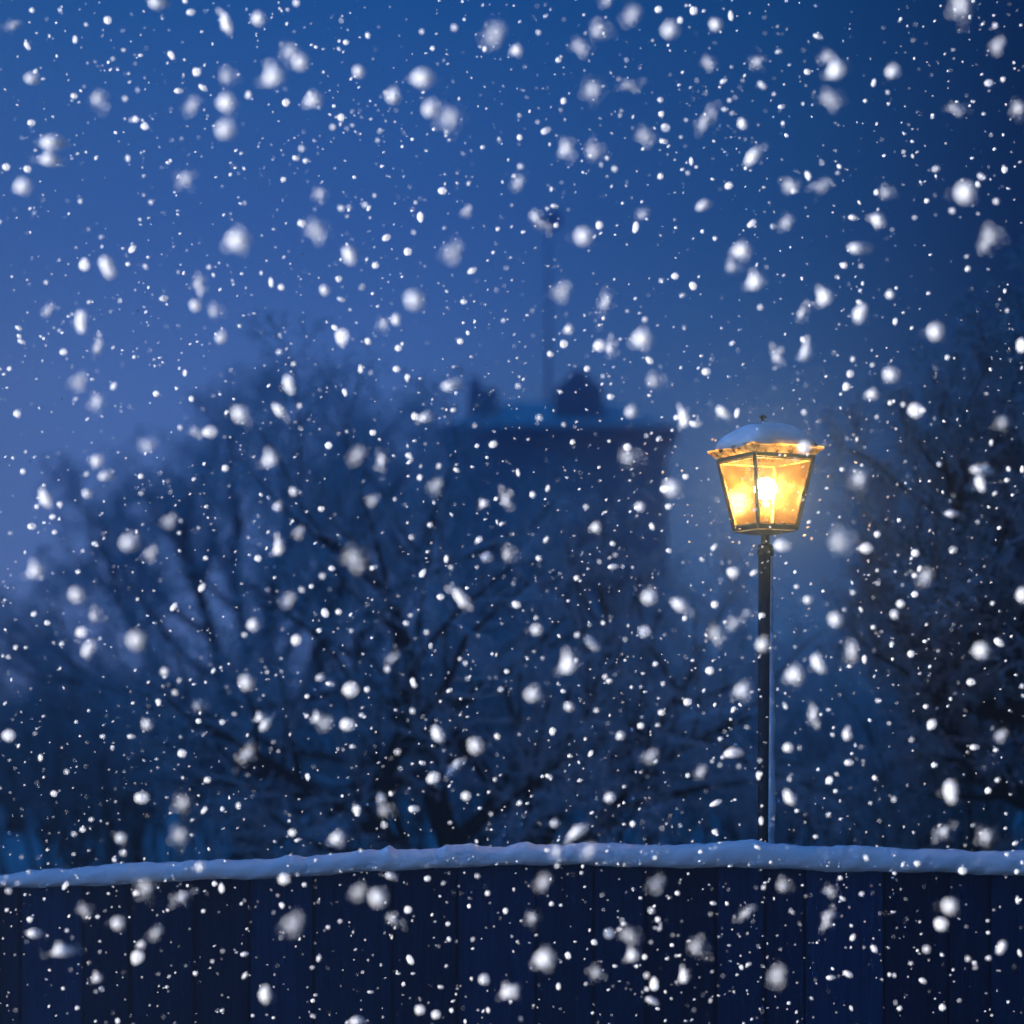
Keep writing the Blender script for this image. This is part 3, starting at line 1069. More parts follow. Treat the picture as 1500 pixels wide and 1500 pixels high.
# flakes read off the photograph tile by tile (tiles of 375 px seen four times enlarged):
# x, y, length, width, tilt in degrees (counter-clockwise from level), b bright blurred / f faint blurred / s sharp / d dim sharp
TILES = {
 (0, 0): [(80,150,120,60,0,'f'),(160,270,70,40,-60,'s'),(190,462,110,80,-10,'b'),(630,118,62,60,0,'s'),(435,563,55,45,-10,'s'),(185,720,58,58,0,'s'),(315,833,170,100,0,'b'),(300,935,130,90,-15,'b'),(35,978,60,62,0,'s'),(160,990,60,55,0,'s'),(135,1090,120,110,20,'b'),(935,15,130,90,0,'b'),(1085,5,45,40,0,'s'),(1120,72,66,55,10,'s'),(1325,130,140,70,-70,'b'),(1005,325,70,45,-60,'s'),(1153,422,64,68,0,'s'),(1048,532,62,44,0,'s'),(1190,515,70,40,-35,'s'),(1330,452,100,100,0,'f'),(1328,600,120,130,0,'b'),(1325,762,130,140,0,'b'),(1130,625,110,110,0,'f'),(575,585,120,100,-60,'f'),(735,578,52,55,0,'d'),(795,698,45,55,80,'s'),(847,740,55,60,0,'s'),(748,928,45,68,100,'d'),(1090,1045,130,100,25,'f'),(470,1180,42,52,90,'d'),(1397,1407,150,150,0,'b'),(775,1460,70,52,50,'s'),(885,1185,45,50,0,'d'),(505,143,45,40,0,'d'),(725,292,48,38,0,'d'),(440,232,34,52,90,'s'),(187,60,36,40,0,'s'),(1455,555,55,80,80,'d')],
 (1, 0): [(15,108,90,95,0,'b'),(235,15,60,80,80,'d'),(205,300,110,110,0,'f'),(260,365,110,110,0,'b'),(105,445,135,140,0,'b'),(340,585,120,100,10,'b'),(175,600,60,64,40,'s'),(605,420,80,90,0,'b'),(980,455,170,125,0,'b'),(805,565,95,115,0,'b'),(1025,640,110,130,0,'b'),(1140,690,150,140,0,'f'),(1400,210,150,150,0,'f'),(1163,162,65,70,0,'d'),(498,688,55,62,0,'s'),(450,745,60,60,0,'d'),(268,870,60,60,0,'d'),(235,927,55,36,-20,'s'),(293,943,50,36,0,'s'),(160,1052,40,42,0,'s'),(378,1135,90,80,0,'f'),(500,1220,75,60,0,'d'),(640,1200,65,55,0,'d'),(268,1308,70,52,0,'s'),(345,1345,130,140,0,'f'),(962,1272,46,74,95,'s'),(1092,1118,68,60,0,'s'),(890,1475,62,60,0,'s'),(1160,1470,140,140,0,'f'),(765,1393,68,55,30,'s'),(550,1480,100,90,0,'b'),(528,248,44,42,0,'s'),(1340,287,34,46,90,'s'),(972,185,48,52,0,'d'),(1240,1235,90,70,20,'f'),(655,208,36,50,90,'s'),(1035,283,36,44,60,'s')],
 (2, 0): [(560,5,100,80,0,'f'),(705,95,130,120,0,'f'),(510,180,120,110,0,'f'),(395,270,115,105,0,'f'),(30,295,75,75,0,'b'),(858,55,60,55,0,'s'),(928,178,115,115,0,'b'),(1065,62,60,65,0,'s'),(1198,145,90,85,0,'b'),(1282,93,38,70,100,'s'),(985,118,42,55,0,'s'),(272,352,45,42,0,'s'),(480,525,130,120,0,'f'),(690,500,150,75,10,'f'),(302,592,44,56,85,'s'),(870,585,44,42,0,'s'),(775,795,110,110,0,'f'),(900,748,70,65,0,'s'),(890,828,66,38,-15,'s'),(875,668,48,50,0,'s'),(1130,715,160,90,60,'f'),(1350,725,62,85,110,'b'),(1240,475,56,36,30,'s'),(1245,640,60,45,0,'d'),(1275,587,46,42,0,'d'),(1145,365,80,90,90,'f'),(1440,360,100,75,25,'f'),(1465,500,85,60,-40,'d'),(320,862,130,100,-65,'f'),(480,890,110,110,0,'f'),(200,765,70,48,30,'s'),(45,805,46,54,90,'s'),(50,975,60,56,0,'d'),(602,990,60,60,0,'d'),(870,1033,48,52,0,'s'),(1050,945,28,60,92,'s'),(1415,915,150,80,45,'b'),(1270,1088,64,56,30,'s'),(1125,1205,100,70,20,'b'),(1405,1310,75,46,40,'s'),(770,1258,85,75,-40,'f'),(725,1332,45,75,80,'s'),(512,1320,52,64,90,'s'),(420,1385,130,120,0,'b'),(150,1285,130,75,-45,'f'),(1350,1470,130,110,0,'b'),(258,1320,40,40,0,'s'),(250,1207,55,32,-5,'s'),(1190,1398,34,36,0,'s'),(40,1075,90,90,0,'f'),(155,190,50,50,0,'d')],
 (3, 0): [(295,212,66,36,-15,'s'),(65,302,68,42,10,'d'),(230,422,56,42,-35,'s'),(405,410,125,120,0,'b'),(345,335,110,80,0,'f'),(360,575,130,120,0,'f'),(733,420,100,95,0,'b'),(620,485,36,60,75,'s'),(1135,30,140,170,90,'f'),(1350,265,100,110,90,'f'),(1332,150,52,60,90,'d'),(1293,487,62,62,0,'s'),(1095,635,110,75,0,'f'),(1470,635,90,100,0,'f'),(985,990,80,60,15,'d'),(1155,1130,140,145,0,'b'),(1387,995,52,60,0,'s'),(1250,1035,80,55,-40,'d'),(1338,1180,60,60,0,'d'),(1080,1235,66,62,0,'d'),(1230,1080,36,50,110,'s'),(1305,1385,130,120,0,'f'),(235,1030,44,70,110,'s'),(140,1090,130,95,-45,'f'),(150,1118,50,52,0,'s'),(325,1085,150,80,5,'f'),(690,1130,90,80,0,'f'),(635,1127,40,52,100,'s'),(500,1275,66,42,-10,'s'),(645,1290,110,80,-35,'b'),(545,1455,160,80,0,'b'),(30,1328,60,50,-20,'s'),(110,1310,110,90,0,'f'),(930,1177,40,40,0,'s'),(80,625,50,34,10,'s'),(88,722,30,32,0,'s'),(1377,465,34,44,90,'s'),(418,975,40,32,-40,'s'),(795,890,38,40,0,'d'),(1275,1440,100,80,30,'f')],
 (0, 1): [(110,423,52,30,-30,'s'),(128,503,60,32,-30,'s'),(372,562,60,54,0,'s'),(632,65,90,150,110,'b'),(475,385,80,150,90,'b'),(573,545,70,110,90,'f'),(960,248,74,54,10,'s'),(1148,290,80,85,0,'b'),(1258,325,90,85,0,'f'),(1165,160,75,120,85,'f'),(1298,480,80,90,0,'b'),(470,735,120,110,0,'f'),(570,855,90,110,80,'f'),(665,762,50,80,60,'d'),(285,320,70,90,70,'f'),(915,807,50,50,0,'s'),(1122,838,40,52,110,'s'),(100,925,50,64,100,'s'),(1410,925,130,110,-40,'b'),(1150,1030,100,70,0,'f'),(1055,1005,46,56,90,'d'),(1230,1030,75,60,0,'f'),(870,1115,120,100,-40,'f'),(570,1200,80,90,-40,'b'),(630,1290,110,75,0,'b'),(515,1392,75,65,0,'b'),(265,1420,75,130,115,'b'),(1320,1243,54,54,0,'s'),(135,1262,42,46,0,'s'),(350,1455,44,44,0,'s'),(825,1290,44,44,0,'s'),(525,268,56,34,25,'d'),(1225,65,60,44,40,'d'),(55,660,30,42,80,'s'),(1083,685,30,50,90,'s'),(750,47,34,38,-40,'s'),(495,50,50,70,90,'f')],
 (1, 1): [(555,15,90,90,0,'b'),(485,135,54,54,0,'s'),(148,183,50,50,0,'s'),(88,155,34,70,95,'s'),(405,200,65,80,110,'b'),(620,182,62,48,35,'s'),(700,55,55,52,0,'s'),(1268,85,68,42,30,'s'),(935,260,135,135,0,'b'),(820,372,65,85,80,'b'),(750,398,85,75,0,'f'),(1218,268,52,38,0,'s'),(462,420,60,44,-40,'s'),(655,500,44,60,110,'s'),(835,540,56,52,0,'s'),(1197,500,50,50,0,'s'),(505,475,65,90,90,'f'),(135,562,56,56,0,'d'),(500,255,58,34,-20,'s'),(195,755,75,130,105,'b'),(140,905,110,70,-45,'b'),(220,632,45,58,60,'d'),(613,662,34,60,92,'s'),(825,662,60,50,0,'s'),(887,708,42,50,70,'s'),(520,800,36,56,105,'s'),(1160,762,150,85,0,'b'),(930,940,60,60,0,'s'),(1000,945,100,70,10,'b'),(1157,902,46,34,20,'s'),(255,878,50,56,0,'d'),(425,1110,54,62,0,'s'),(88,1192,105,105,0,'b'),(225,1380,65,65,0,'b'),(130,1470,66,66,0,'b'),(595,1175,120,110,0,'f'),(738,1200,70,110,90,'f'),(895,1168,48,44,-30,'s'),(1390,1103,62,60,30,'s'),(1175,1255,46,32,-35,'s'),(960,1298,42,50,100,'s'),(1055,1350,100,100,0,'f'),(1072,1230,46,64,70,'d'),(690,1430,80,90,60,'f'),(1340,1450,75,55,20,'b'),(1470,1430,75,120,110,'f'),(382,1482,50,42,0,'s'),(685,1035,55,52,0,'s'),(1450,378,42,48,60,'d'),(30,100,30,44,90,'d')],
 (2, 1): [(300,205,120,125,0,'f'),(545,285,80,150,75,'f'),(305,515,62,66,0,'s'),(335,430,62,60,0,'b'),(225,575,56,44,-30,'s'),(440,660,52,50,0,'s'),(765,485,125,125,0,'b'),(578,540,65,110,85,'f'),(515,525,65,60,0,'f'),(780,372,56,52,0,'d'),(805,612,66,42,-45,'s'),(955,118,58,56,0,'s'),(1062,175,54,68,115,'s'),(1430,150,110,110,0,'b'),(1290,65,85,80,0,'f'),(875,145,46,46,0,'d'),(1000,230,60,40,25,'d'),(1138,678,72,58,0,'s'),(835,735,120,90,0,'f'),(1290,510,64,38,45,'d'),(575,825,44,50,120,'s'),(700,915,85,90,0,'b'),(160,948,70,60,0,'d'),(1010,950,70,120,105,'b'),(1080,985,65,40,0,'b'),(1240,920,130,65,-40,'b'),(1318,920,36,70,75,'s'),(355,1090,36,46,70,'s'),(675,1120,60,64,0,'s'),(685,1180,130,110,0,'f'),(945,1360,120,120,0,'b'),(890,1365,60,60,0,'s'),(1018,1293,50,46,0,'s'),(860,1070,48,30,40,'s'),(120,1398,44,50,110,'s'),(918,1468,52,48,0,'s'),(750,1470,70,70,0,'b'),(435,1470,56,50,0,'d'),(35,1270,28,56,100,'s'),(210,1362,34,50,70,'s'),(35,762,50,55,0,'d'),(965,945,46,44,0,'s'),(1455,300,55,60,0,'d')],
 (3, 1): [(335,240,100,115,110,'b'),(540,335,85,130,70,'b'),(535,270,50,36,-30,'s'),(200,335,60,110,65,'f'),(445,55,58,54,0,'s'),(715,225,60,62,0,'b'),(980,445,110,120,0,'b'),(220,565,75,130,75,'b'),(205,492,34,48,115,'s'),(55,590,75,110,110,'f'),(483,690,60,60,0,'s'),(460,765,56,64,75,'s'),(497,605,44,60,90,'d'),(725,695,110,100,0,'b'),(612,638,56,44,30,'d'),(615,810,95,70,0,'b'),(717,860,40,40,0,'s'),(792,870,50,54,0,'d'),(908,905,50,52,0,'s'),(865,905,75,75,0,'f'),(975,950,34,50,110,'d'),(212,915,56,54,0,'d'),(1375,970,90,90,0,'f'),(1170,75,40,48,50,'s'),(1388,205,26,36,80,'s'),(1050,595,36,44,70,'s'),(520,1075,30,48,92,'d'),(540,1305,110,115,0,'f'),(1255,1255,150,75,-5,'b'),(1245,1335,70,110,110,'b'),(1400,1313,42,36,0,'s'),(1410,1248,32,44,110,'s'),(1308,1095,30,48,90,'s'),(1003,1220,44,50,60,'d'),(435,1250,42,32,0,'s'),(1330,1390,60,36,40,'d'),(745,385,34,50,80,'s'),(215,1120,70,70,0,'f'),(1490,525,60,80,0,'f'),(1490,1250,34,50,90,'s')],
 (0, 2): [(188,85,64,62,0,'s'),(307,28,50,44,30,'s'),(320,118,42,34,20,'s'),(212,345,115,105,0,'b'),(762,180,135,120,0,'b'),(1000,50,115,90,0,'f'),(455,485,110,110,0,'b'),(555,610,75,100,90,'f'),(522,800,85,120,55,'b'),(800,752,130,130,0,'b'),(278,650,50,46,-20,'s'),(198,597,48,38,35,'s'),(1183,442,42,68,55,'s'),(1018,555,38,74,55,'s'),(457,350,36,42,50,'s'),(555,185,48,36,10,'s'),(485,228,44,36,30,'d'),(362,772,44,32,40,'s'),(968,935,66,62,0,'b'),(1025,1058,60,62,0,'d'),(1160,1130,80,80,0,'f'),(865,1245,75,80,0,'b'),(927,1110,40,46,60,'s'),(1163,1225,44,46,0,'s'),(1303,1232,46,46,0,'s'),(1068,1415,68,60,-15,'s'),(770,1315,54,36,0,'s'),(602,1315,42,32,10,'s'),(237,1440,32,48,92,'s'),(50,1310,60,62,0,'f'),(1448,1000,100,115,90,'b'),(1485,660,80,90,90,'b'),(1432,720,55,52,0,'d'),(1450,1420,85,120,55,'f'),(50,850,54,42,0,'d'),(1250,930,34,64,60,'d'),(477,705,60,60,0,'f'),(1050,122,36,48,90,'d'),(890,240,90,100,0,'f'),(1205,270,38,38,0,'s')],
 (1, 2): [(135,205,70,110,90,'b'),(12,272,56,56,0,'s'),(405,592,50,72,110,'s'),(485,585,46,46,0,'s'),(445,330,52,44,0,'s'),(390,375,64,60,0,'d'),(1308,162,66,50,40,'s'),(977,358,42,66,60,'s'),(1020,75,40,44,-30,'s'),(1205,505,170,75,-45,'b'),(1083,498,62,50,0,'s'),(1355,265,62,56,0,'f'),(1480,250,85,100,0,'f'),(195,520,100,95,0,'f'),(268,455,60,56,0,'d'),(570,270,140,150,0,'f'),(680,328,36,42,0,'s'),(880,652,50,38,-30,'s'),(905,605,44,46,0,'d'),(1000,705,50,56,60,'d'),(380,972,70,52,0,'b'),(435,1008,62,38,-15,'s'),(650,1040,44,48,0,'s'),(920,998,42,66,105,'s'),(770,920,60,75,100,'d'),(800,860,80,90,60,'f'),(555,1040,75,75,0,'f'),(362,1208,70,70,0,'b'),(410,1245,100,90,0,'f'),(535,1245,75,65,0,'f'),(60,1240,60,130,55,'b'),(25,1205,65,60,0,'b'),(300,1080,44,36,20,'s'),(1065,1300,75,110,115,'b'),(1292,1370,105,115,0,'b'),(1413,1315,44,54,125,'s'),(830,1405,60,62,0,'d'),(917,1165,52,66,110,'d'),(620,1190,46,34,-20,'s'),(1195,860,40,44,0,'d'),(1470,935,42,36,-20,'s'),(1135,1045,48,30,30,'s'),(1115,275,32,54,85,'s'),(325,435,44,34,25,'s'),(370,693,36,36,0,'s'),(1435,1040,64,48,20,'d'),(1180,1480,90,60,45,'b'),(975,1470,50,34,-20,'s'),(912,148,52,50,0,'d'),(235,750,50,60,0,'f'),(255,120,80,80,0,'f')],
 (2, 2): [(25,542,72,58,-35,'s'),(145,690,90,80,0,'b'),(335,890,110,150,90,'b'),(125,1070,110,110,0,'b'),(470,770,120,70,-40,'b'),(383,720,54,60,60,'d'),(495,90,72,70,0,'b'),(595,320,72,46,5,'s'),(378,387,44,44,0,'s'),(590,186,48,38,-15,'s'),(808,500,105,115,90,'b'),(990,545,125,85,-30,'b'),(1188,542,60,58,0,'s'),(1190,710,100,125,90,'f'),(1315,650,150,75,35,'f'),(1012,622,36,46,65,'s'),(920,227,46,40,-30,'s'),(820,85,36,52,115,'s'),(1115,278,64,36,-30,'d'),(1185,205,44,84,55,'d'),(1158,930,64,64,0,'s'),(1358,1050,110,110,0,'b'),(1030,1113,66,58,15,'s'),(875,1175,54,50,0,'s'),(755,1252,54,52,0,'s'),(855,1248,56,40,0,'d'),(238,1285,50,66,85,'s'),(338,1140,70,66,0,'b'),(637,1310,70,56,25,'b'),(300,1050,44,34,-10,'s'),(535,650,34,34,0,'s'),(570,990,48,40,0,'s'),(545,965,46,60,60,'d'),(778,700,60,64,0,'f'),(840,890,46,36,30,'s'),(885,1008,38,52,130,'d'),(462,1415,34,48,60,'s'),(1222,1330,42,34,0,'s'),(1300,1410,90,50,5,'f'),(1297,1157,30,48,60,'s'),(820,1430,120,90,0,'f'),(157,272,42,46,120,'s'),(200,160,40,80,60,'d'),(1418,355,60,40,30,'s'),(1295,355,60,56,0,'f'),(1470,780,90,110,90,'b'),(1465,605,60,46,0,'s'),(140,620,42,46,40,'d'),(495,1162,50,52,0,'d')],
 (3, 2): [(425,180,150,140,0,'f'),(85,195,90,65,-10,'f'),(235,515,80,60,0,'b'),(400,630,100,100,0,'b'),(160,955,115,115,0,'b'),(295,890,85,130,120,'b'),(495,820,100,140,110,'f'),(565,863,36,60,92,'s'),(838,832,58,58,40,'s'),(725,772,40,50,90,'d'),(925,385,110,105,0,'f'),(860,482,54,60,50,'s'),(860,372,42,44,0,'s'),(888,332,32,48,70,'s'),(742,600,62,66,0,'b'),(777,538,48,46,0,'b'),(862,240,65,62,0,'s'),(640,130,50,56,60,'s'),(1085,222,65,75,100,'d'),(1080,10,100,50,-5,'b'),(1250,810,110,110,0,'b'),(1188,997,58,66,0,'s'),(1355,765,75,50,-40,'s'),(1490,485,80,110,90,'b'),(925,1140,46,38,15,'s'),(465,1305,60,85,92,'b'),(270,1190,75,130,110,'f'),(475,1468,70,58,0,'s'),(117,1380,56,56,0,'b'),(1212,1378,70,46,0,'s'),(1335,1395,42,34,20,'s'),(1370,1310,85,80,0,'f'),(100,1135,34,60,120,'s'),(380,1305,42,42,0,'d'),(617,675,40,36,30,'s'),(497,472,54,52,0,'d'),(545,572,34,60,120,'d'),(167,437,40,36,0,'s'),(575,212,65,55,0,'f'),(1490,1020,44,46,0,'d'),(975,1482,50,44,0,'s'),(645,1105,60,44,0,'d'),(355,1158,46,36,0,'d'),(960,1245,44,60,60,'f'),(640,342,34,40,50,'d'),(1315,535,42,44,0,'d')],
 (0, 3): [(390,22,46,56,90,'d'),(316,150,52,52,0,'s'),(1215,70,52,52,0,'s'),(1197,247,36,62,55,'s'),(1303,240,30,42,90,'s'),(1397,220,44,70,92,'d'),(1075,205,110,105,0,'f'),(830,175,75,60,0,'f'),(1060,395,120,110,0,'f'),(710,410,85,75,-30,'b'),(722,497,64,62,0,'d'),(435,387,50,50,0,'d'),(485,362,52,40,-35,'s'),(535,302,38,34,30,'s'),(432,505,38,34,20,'d'),(670,538,42,34,-40,'s'),(1175,580,75,70,0,'b'),(383,688,36,68,55,'s'),(855,700,115,120,110,'f'),(798,732,56,50,0,'s'),(1070,755,140,75,25,'f'),(1258,678,42,42,0,'s'),(1298,705,42,68,95,'s'),(692,910,95,95,0,'b'),(175,888,46,50,0,'s'),(203,968,100,65,-5,'b'),(380,1072,160,85,0,'b'),(392,952,44,40,0,'d'),(570,1232,66,68,0,'b'),(830,1035,60,56,0,'b'),(490,830,90,90,0,'f'),(915,970,95,95,0,'f'),(805,1110,60,80,70,'f'),(1435,1090,60,34,10,'s'),(1145,1203,36,38,30,'s'),(452,1405,40,30,30,'s'),(690,1482,38,50,95,'s'),(1435,1215,40,80,60,'d'),(1192,838,32,32,0,'s'),(50,720,70,60,0,'d'),(1245,1133,40,40,0,'d'),(573,872,36,30,0,'s')],
 (1, 3): [(303,52,34,52,100,'s'),(928,240,74,52,0,'s'),(735,175,75,65,40,'b'),(755,250,90,90,0,'f'),(752,335,60,60,0,'d'),(590,245,46,60,95,'b'),(480,413,100,95,0,'b'),(213,380,46,46,0,'b'),(246,422,50,28,20,'s'),(1230,165,52,56,0,'b'),(1150,15,110,60,40,'b'),(1040,58,75,55,35,'f'),(790,150,32,44,110,'s'),(1138,320,42,38,0,'d'),(793,632,85,52,-10,'b'),(720,760,125,130,0,'b'),(605,725,110,110,0,'f'),(890,830,58,60,30,'s'),(1005,648,58,48,0,'s'),(1297,632,50,48,0,'d'),(283,684,34,34,0,'s'),(152,805,40,54,115,'s'),(225,910,150,140,0,'f'),(805,890,100,70,-30,'f'),(422,933,34,32,0,'s'),(1357,733,36,42,60,'s'),(1462,838,38,50,92,'s'),(1125,913,34,40,50,'s'),(1130,1003,32,42,110,'s'),(903,1125,50,72,120,'s'),(492,898,42,42,0,'d'),(55,1325,80,115,90,'b'),(595,1485,100,70,0,'b'),(672,1312,48,24,0,'s'),(1480,1315,95,95,0,'b'),(368,1115,40,66,70,'d'),(1337,1238,56,62,0,'f'),(960,1417,50,50,60,'f'),(350,1330,46,28,5,'d'),(1083,1283,40,28,-10,'s'),(1360,1418,28,40,92,'s'),(1055,1445,46,46,0,'f'),(335,1453,52,36,0,'d'),(1400,68,40,46,0,'d'),(165,650,60,60,0,'f'),(1263,1235,28,40,92,'d')],
 (2, 3): [(385,375,150,75,35,'b'),(253,325,66,60,0,'b'),(575,172,85,68,20,'b'),(1195,205,90,42,25,'s'),(1110,25,85,80,0,'f'),(1190,375,48,50,120,'s'),(707,327,42,52,75,'s'),(215,48,48,34,-15,'s'),(400,72,40,26,10,'s'),(1030,43,34,34,0,'s'),(45,205,36,44,50,'s'),(455,490,110,100,0,'f'),(265,490,80,90,0,'f'),(185,675,110,110,0,'f'),(232,795,40,36,0,'s'),(195,1120,130,135,0,'b'),(328,1100,48,66,110,'s'),(483,1022,56,44,-35,'s'),(680,975,120,110,0,'f'),(710,1100,85,85,0,'b'),(778,1107,42,46,0,'s'),(655,912,44,34,0,'s'),(855,888,40,48,90,'s'),(817,835,64,62,0,'d'),(568,970,58,56,0,'f'),(970,733,44,38,-20,'s'),(1378,850,150,65,25,'f'),(1180,793,46,28,-10,'s'),(825,1365,95,48,-25,'b'),(1010,1220,64,90,92,'b'),(1085,1050,120,110,-30,'f'),(500,1200,110,80,-35,'f'),(790,1215,60,62,0,'d'),(790,1295,46,52,0,'d'),(833,1265,44,62,90,'f'),(272,1280,34,48,92,'s'),(1345,1168,30,42,110,'s'),(1387,1150,44,28,20,'s'),(1475,700,44,48,0,'d'),(120,880,85,80,0,'f'),(838,525,40,56,60,'d'),(1105,490,30,38,50,'s'),(1440,465,50,30,-30,'s'),(10,1310,80,110,90,'b'),(865,940,44,56,60,'d'),(1445,45,36,60,90,'s'),(1460,310,34,60,92,'s'),(855,680,120,110,0,'f'),(408,615,40,34,0,'d')],
 (3, 3): [(125,172,70,105,120,'b'),(360,72,56,68,70,'s'),(397,135,38,34,0,'s'),(1070,140,95,150,95,'b'),(625,57,38,42,0,'s'),(1290,132,54,58,0,'s'),(170,250,36,30,0,'s'),(280,402,44,32,10,'s'),(355,275,46,48,120,'d'),(1035,370,130,75,30,'f'),(1280,400,110,100,0,'f'),(875,560,54,48,0,'s'),(1140,602,62,70,0,'s'),(575,528,44,66,115,'d'),(790,565,30,46,80,'d'),(88,690,85,85,0,'f'),(360,718,80,78,0,'f'),(550,738,56,46,0,'d'),(1065,810,110,110,0,'b'),(355,870,75,130,55,'f'),(437,765,48,28,-35,'s'),(497,993,36,52,60,'s'),(930,1062,70,70,0,'d'),(622,1060,40,60,125,'s'),(370,1228,66,38,0,'s'),(470,1208,74,44,-30,'s'),(908,1247,54,38,-25,'s'),(713,1210,32,34,0,'s'),(1022,1402,52,56,0,'s'),(60,1215,125,140,110,'f'),(1210,1142,44,38,-15,'s'),(1172,1118,52,60,120,'d'),(1293,1113,62,48,10,'d'),(1370,1052,60,95,60,'b'),(1462,772,28,60,95,'s'),(1475,1085,28,54,110,'s'),(1458,607,36,46,60,'s'),(1288,895,38,32,0,'d'),(255,1350,40,26,-45,'d'),(488,1408,26,40,115,'s'),(772,1408,34,42,60,'s'),(1020,1095,36,26,-35,'s'),(1015,915,70,70,0,'f'),(1290,965,30,28,0,'s'),(425,645,38,32,-20,'s'),(742,617,32,28,-20,'s'),(1450,440,46,30,30,'s'),(600,205,34,42,60,'d')],
}
allf = []
for (ci, ri), L in TILES.items():
    for x, y, l, w, a, k in L:
        allf.append((ci * 375 + x / 4, ri * 375 + y / 4, l / 4, w / 4, a, k))
weight = {'b': 1.0, 's': 1.0, 'f': 0.55, 'd': 0.7}
allf.sort(key=lambda f: -f[2] * f[3] * weight[f[5]])
BIG, REST = allf[:300], allf[300:]


def backdrop(px, py):
    if py > 1283:
        return 'the dark plank fence'
    if py > 1240:
        return 'the snow roll on the fence'
    if abs(px - 1121) < 16 and py > 785:
        return 'the black lamp post'
    if 1035 < px < 1206 and 610 < py <= 785:
        return 'the lit lantern'
    if px > 1300 and py > 430 + (1500 - px) * 0.9:
        return 'the dark tree at the right edge'
    if 660 < px < 985 and 628 < py < 920:
        return 'the house wall'
    if px < 1090 and (py > 900 or (px < 640 and py > 640 + max(0, 200 - px) * 1.2)):
        return 'the bare trees'
    if py > 1000:
        return 'the shrubs right of the lamp post'
    return 'the open blue sky'


def flake_params(l, w, k, r):
    mn = min(l, w)
    if k == 'b':
        c = mn * 0.62
        f = 0.86
    elif k == 'f':
        c = mn * 0.62
        f = 1.0
    elif k == 's':
        c = min(r.uniform(3.6, 5.2), mn * 0.55)
        f = 0.66
    else:
        c = mn * 0.55
        f = 0.44
    d = blur_depth(c)
    e = 1.25 if l > 1.4 * w or w > 1.4 * l else 1.0
    return d, l * f * (e if l > w else 1), w * f * (e if w > l else 1)


r = random.Random(5)
LOOK = {'b': 'large soft-edged bright snowflake drifting in front of ', 'f': 'large faint blurred snowflake drifting in front of ', 's': 'crisp white snowflake falling in front of ', 'd': 'small dimmer snowflake falling in front of '}
for i, (px, py, l, w, a, k) in enumerate(BIG):
    d, L, W = flake_params(l, w, k, r)
    o = bpy.data.objects.new('snowflake', SOFT[i % 6] if k == 'b' else WISP[i % 5] if k == 'f' else FIRM[i % 4])
    COL.objects.link(o)
    o.location = at(px, py, d)
    s = d / F
    o.scale = (L * s, min(L, W) * s, W * s)
    # columns taken upright in the list keep their own long axis
    ang = a if l >= w else (a - 90 if a > 0 else a)
    o.rotation_euler = (0, -R(ang), 0)
    tag(o, LOOK[k] + backdrop(px, py), 'snowflake', 'falling snowflakes')

# all the smaller flakes of the snowfall, in one mesh
bm = bmesh.new()
bmesh.ops.create_icosphere(bm, subdivisions=2, radius=0.5)
uv = np.array([v.co[:] for v in bm.verts])
ut = np.array([[v.index for v in f.verts] for f in bm.faces])
bm.free()
SM = []
for px, py, l, w, a, k in REST:
    d, L, W = flake_params(l, w, k, r)
    ang = a if l >= w else (a - 90 if a > 0 else a)
    SM.append((px, py, d, L, W, ang))
cl = [(r.uniform(-30, 1530), r.uniform(-30, 1530), r.uniform(35, 95)) for _ in range(120)]
cl += [(520, 400, 40), (560, 380, 30), (490, 300, 50), (570, 215, 40), (300, 210, 40), (1270, 1390, 60), (1240, 1370, 50), (960, 990, 40), (660, 1000, 45), (560, 1080, 40), (1300, 990, 40), (900, 880, 40), (1090, 150, 40)]
for q in range(6000):
    if r.random() < 0.36:
        c = r.choice(cl)
        px, py = r.gauss(c[0], c[2] * 1.3), r.gauss(c[1], c[2] * 1.3)
    else:
        px, py = r.uniform(-40, 1540), r.uniform(-40, 1540)
    u = r.random()
    if u < 0.72:
        l = r.uniform(1.1, 2.8)
    elif u < 0.94:
        l = r.uniform(2.6, 5.4)
    else:
        l = r.uniform(4.6, 7)
    w = l * r.uniform(0.38, 0.85)
    a = r.gauss(40, 45)
    v = r.random()
    if v < 0.62:
        d = r.uniform(7.55, 8.1)
    elif v < 0.86:
        d = r.uniform(6.6, 7.55)
    else:
        d = r.uniform(8.7, 10.0)
    if d > FD and py > 1225:
        d = r.uniform(7.5, 8.1)
    SM.append((px, py, d, l, w, a))
for q in range(170):          # flakes round the lantern, warmed by its light
    l = r.uniform(1.6, 5.5)
    SM.append((r.gauss(1121, 95), r.gauss(720, 110), r.uniform(8.62, 8.8) if q % 2 else r.uniform(9.3, 9.7), l, l * r.uniform(0.4, 0.85), r.gauss(40, 45)))
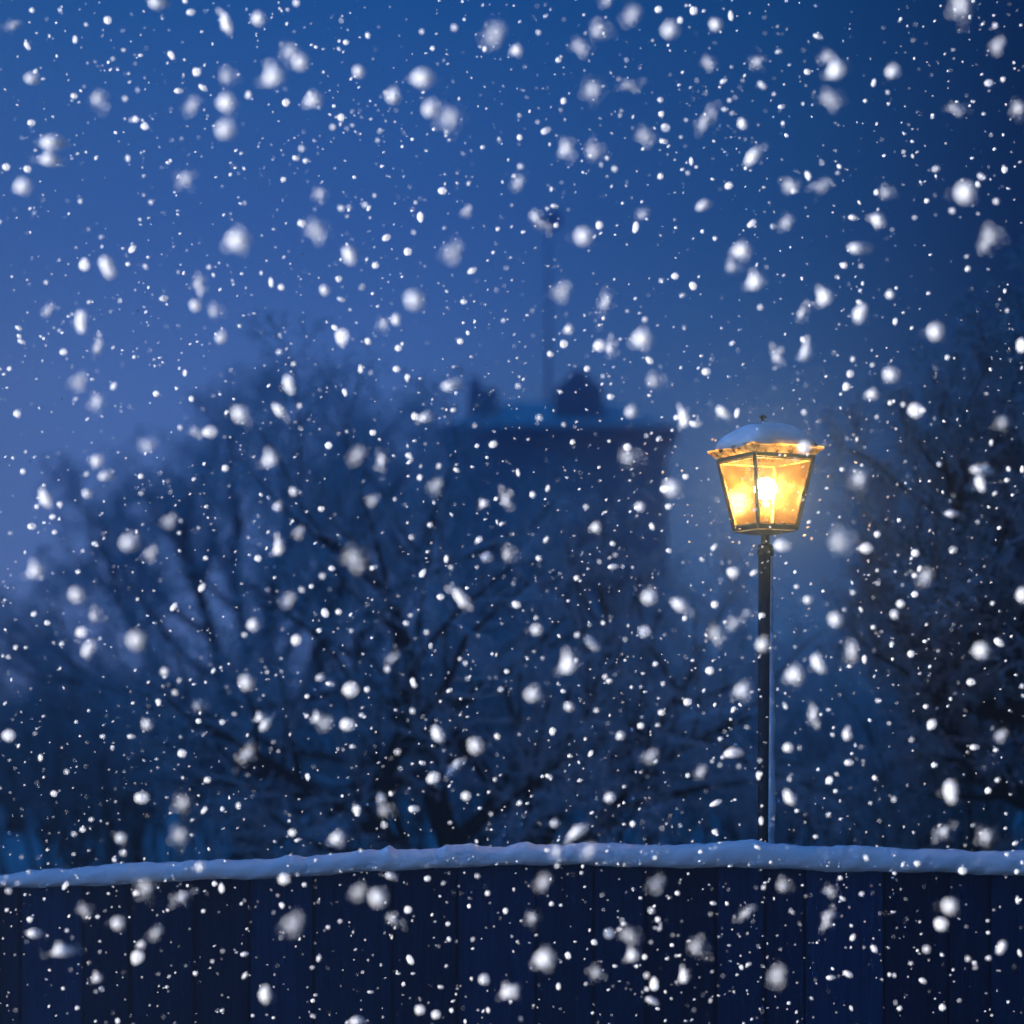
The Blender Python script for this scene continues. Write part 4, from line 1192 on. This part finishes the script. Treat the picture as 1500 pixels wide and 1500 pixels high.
# the same snowfall carries on beyond the picture's edges
for q in range(21000):
    px, py = r.uniform(-1000, 2500), r.uniform(-600, 1900)
    if -60 < px < 1560 and -60 < py < 1560:
        continue
    u = r.random()
    l = r.uniform(1.2, 3.0) if u < 0.6 else r.uniform(2.8, 6.5) if u < 0.95 else r.uniform(7, 14)
    d = r.uniform(7.4, 8.1) if r.random() < 0.7 else r.uniform(4.0, 7.4)
    if r.random() < 0.12:
        d = r.uniform(8.8, 11.0)
    if r.random() < 0.07:
        d, l = r.uniform(4.6, 6.6), r.uniform(14, 30)
    if at(px, py, d).z < 0.05 or abs(d - FD) < 0.25:
        continue
    SM.append((px, py, d, l, l * r.uniform(0.45, 0.9), r.gauss(40, 45)))
VV, FF = [], []
for q, (px, py, d, L, W, a) in enumerate(SM):
    s = d / F
    p = at(px, py, d)
    t = R(a)
    c, sn = math.cos(t), math.sin(t)
    lump = 1 + 0.12 * np.sin(uv[:, :1] * 7 + q) * np.sin(uv[:, 2:3] * 6 + 2 * q)
    X = uv * lump * np.array([[L * s, min(L, W) * s, W * s]])
    Y = np.stack([X[:, 0] * c - X[:, 2] * sn, X[:, 1], X[:, 0] * sn + X[:, 2] * c], 1) + np.array([p[:]])
    FF.append(ut + len(uv) * q)
    VV.append(Y)
VV = np.concatenate(VV)
FF = np.concatenate(FF)
me = bpy.data.meshes.new('falling_snow')
me.vertices.add(len(VV))
me.vertices.foreach_set('co', VV.reshape(-1).astype(np.float32))
me.loops.add(FF.size)
me.loops.foreach_set('vertex_index', FF.reshape(-1).astype(np.int32))
me.polygons.add(len(FF))
me.polygons.foreach_set('loop_start', np.arange(0, FF.size, 3, dtype=np.int32))
me.polygons.foreach_set('loop_total', np.full(len(FF), 3, dtype=np.int32))
me.polygons.foreach_set('use_smooth', np.ones(len(FF), dtype=bool))
me.update(calc_edges=True)
me.materials.append(M['flake'])
o = bpy.data.objects.new('falling_snow', me)
COL.objects.link(o)
tag(o, kind='stuff')

# ------------------------------------------------------------------ picture settings
scn.view_settings.view_transform = 'Standard'
scn.view_settings.look = 'None'
scn.view_settings.exposure = 2.3
scn.view_settings.gamma = 1.0
scn.render.film_transparent = False
scn.cycles.use_denoising = True
scn.cycles.max_bounces = 8
scn.cycles.diffuse_bounces = 4
scn.cycles.transmission_bounces = 6
scn.cycles.transparent_max_bounces = 12
scn.cycles.volume_bounces = 0
scn.cycles.sample_clamp_indirect = 6.0
scn.cycles.filter_width = 1.5
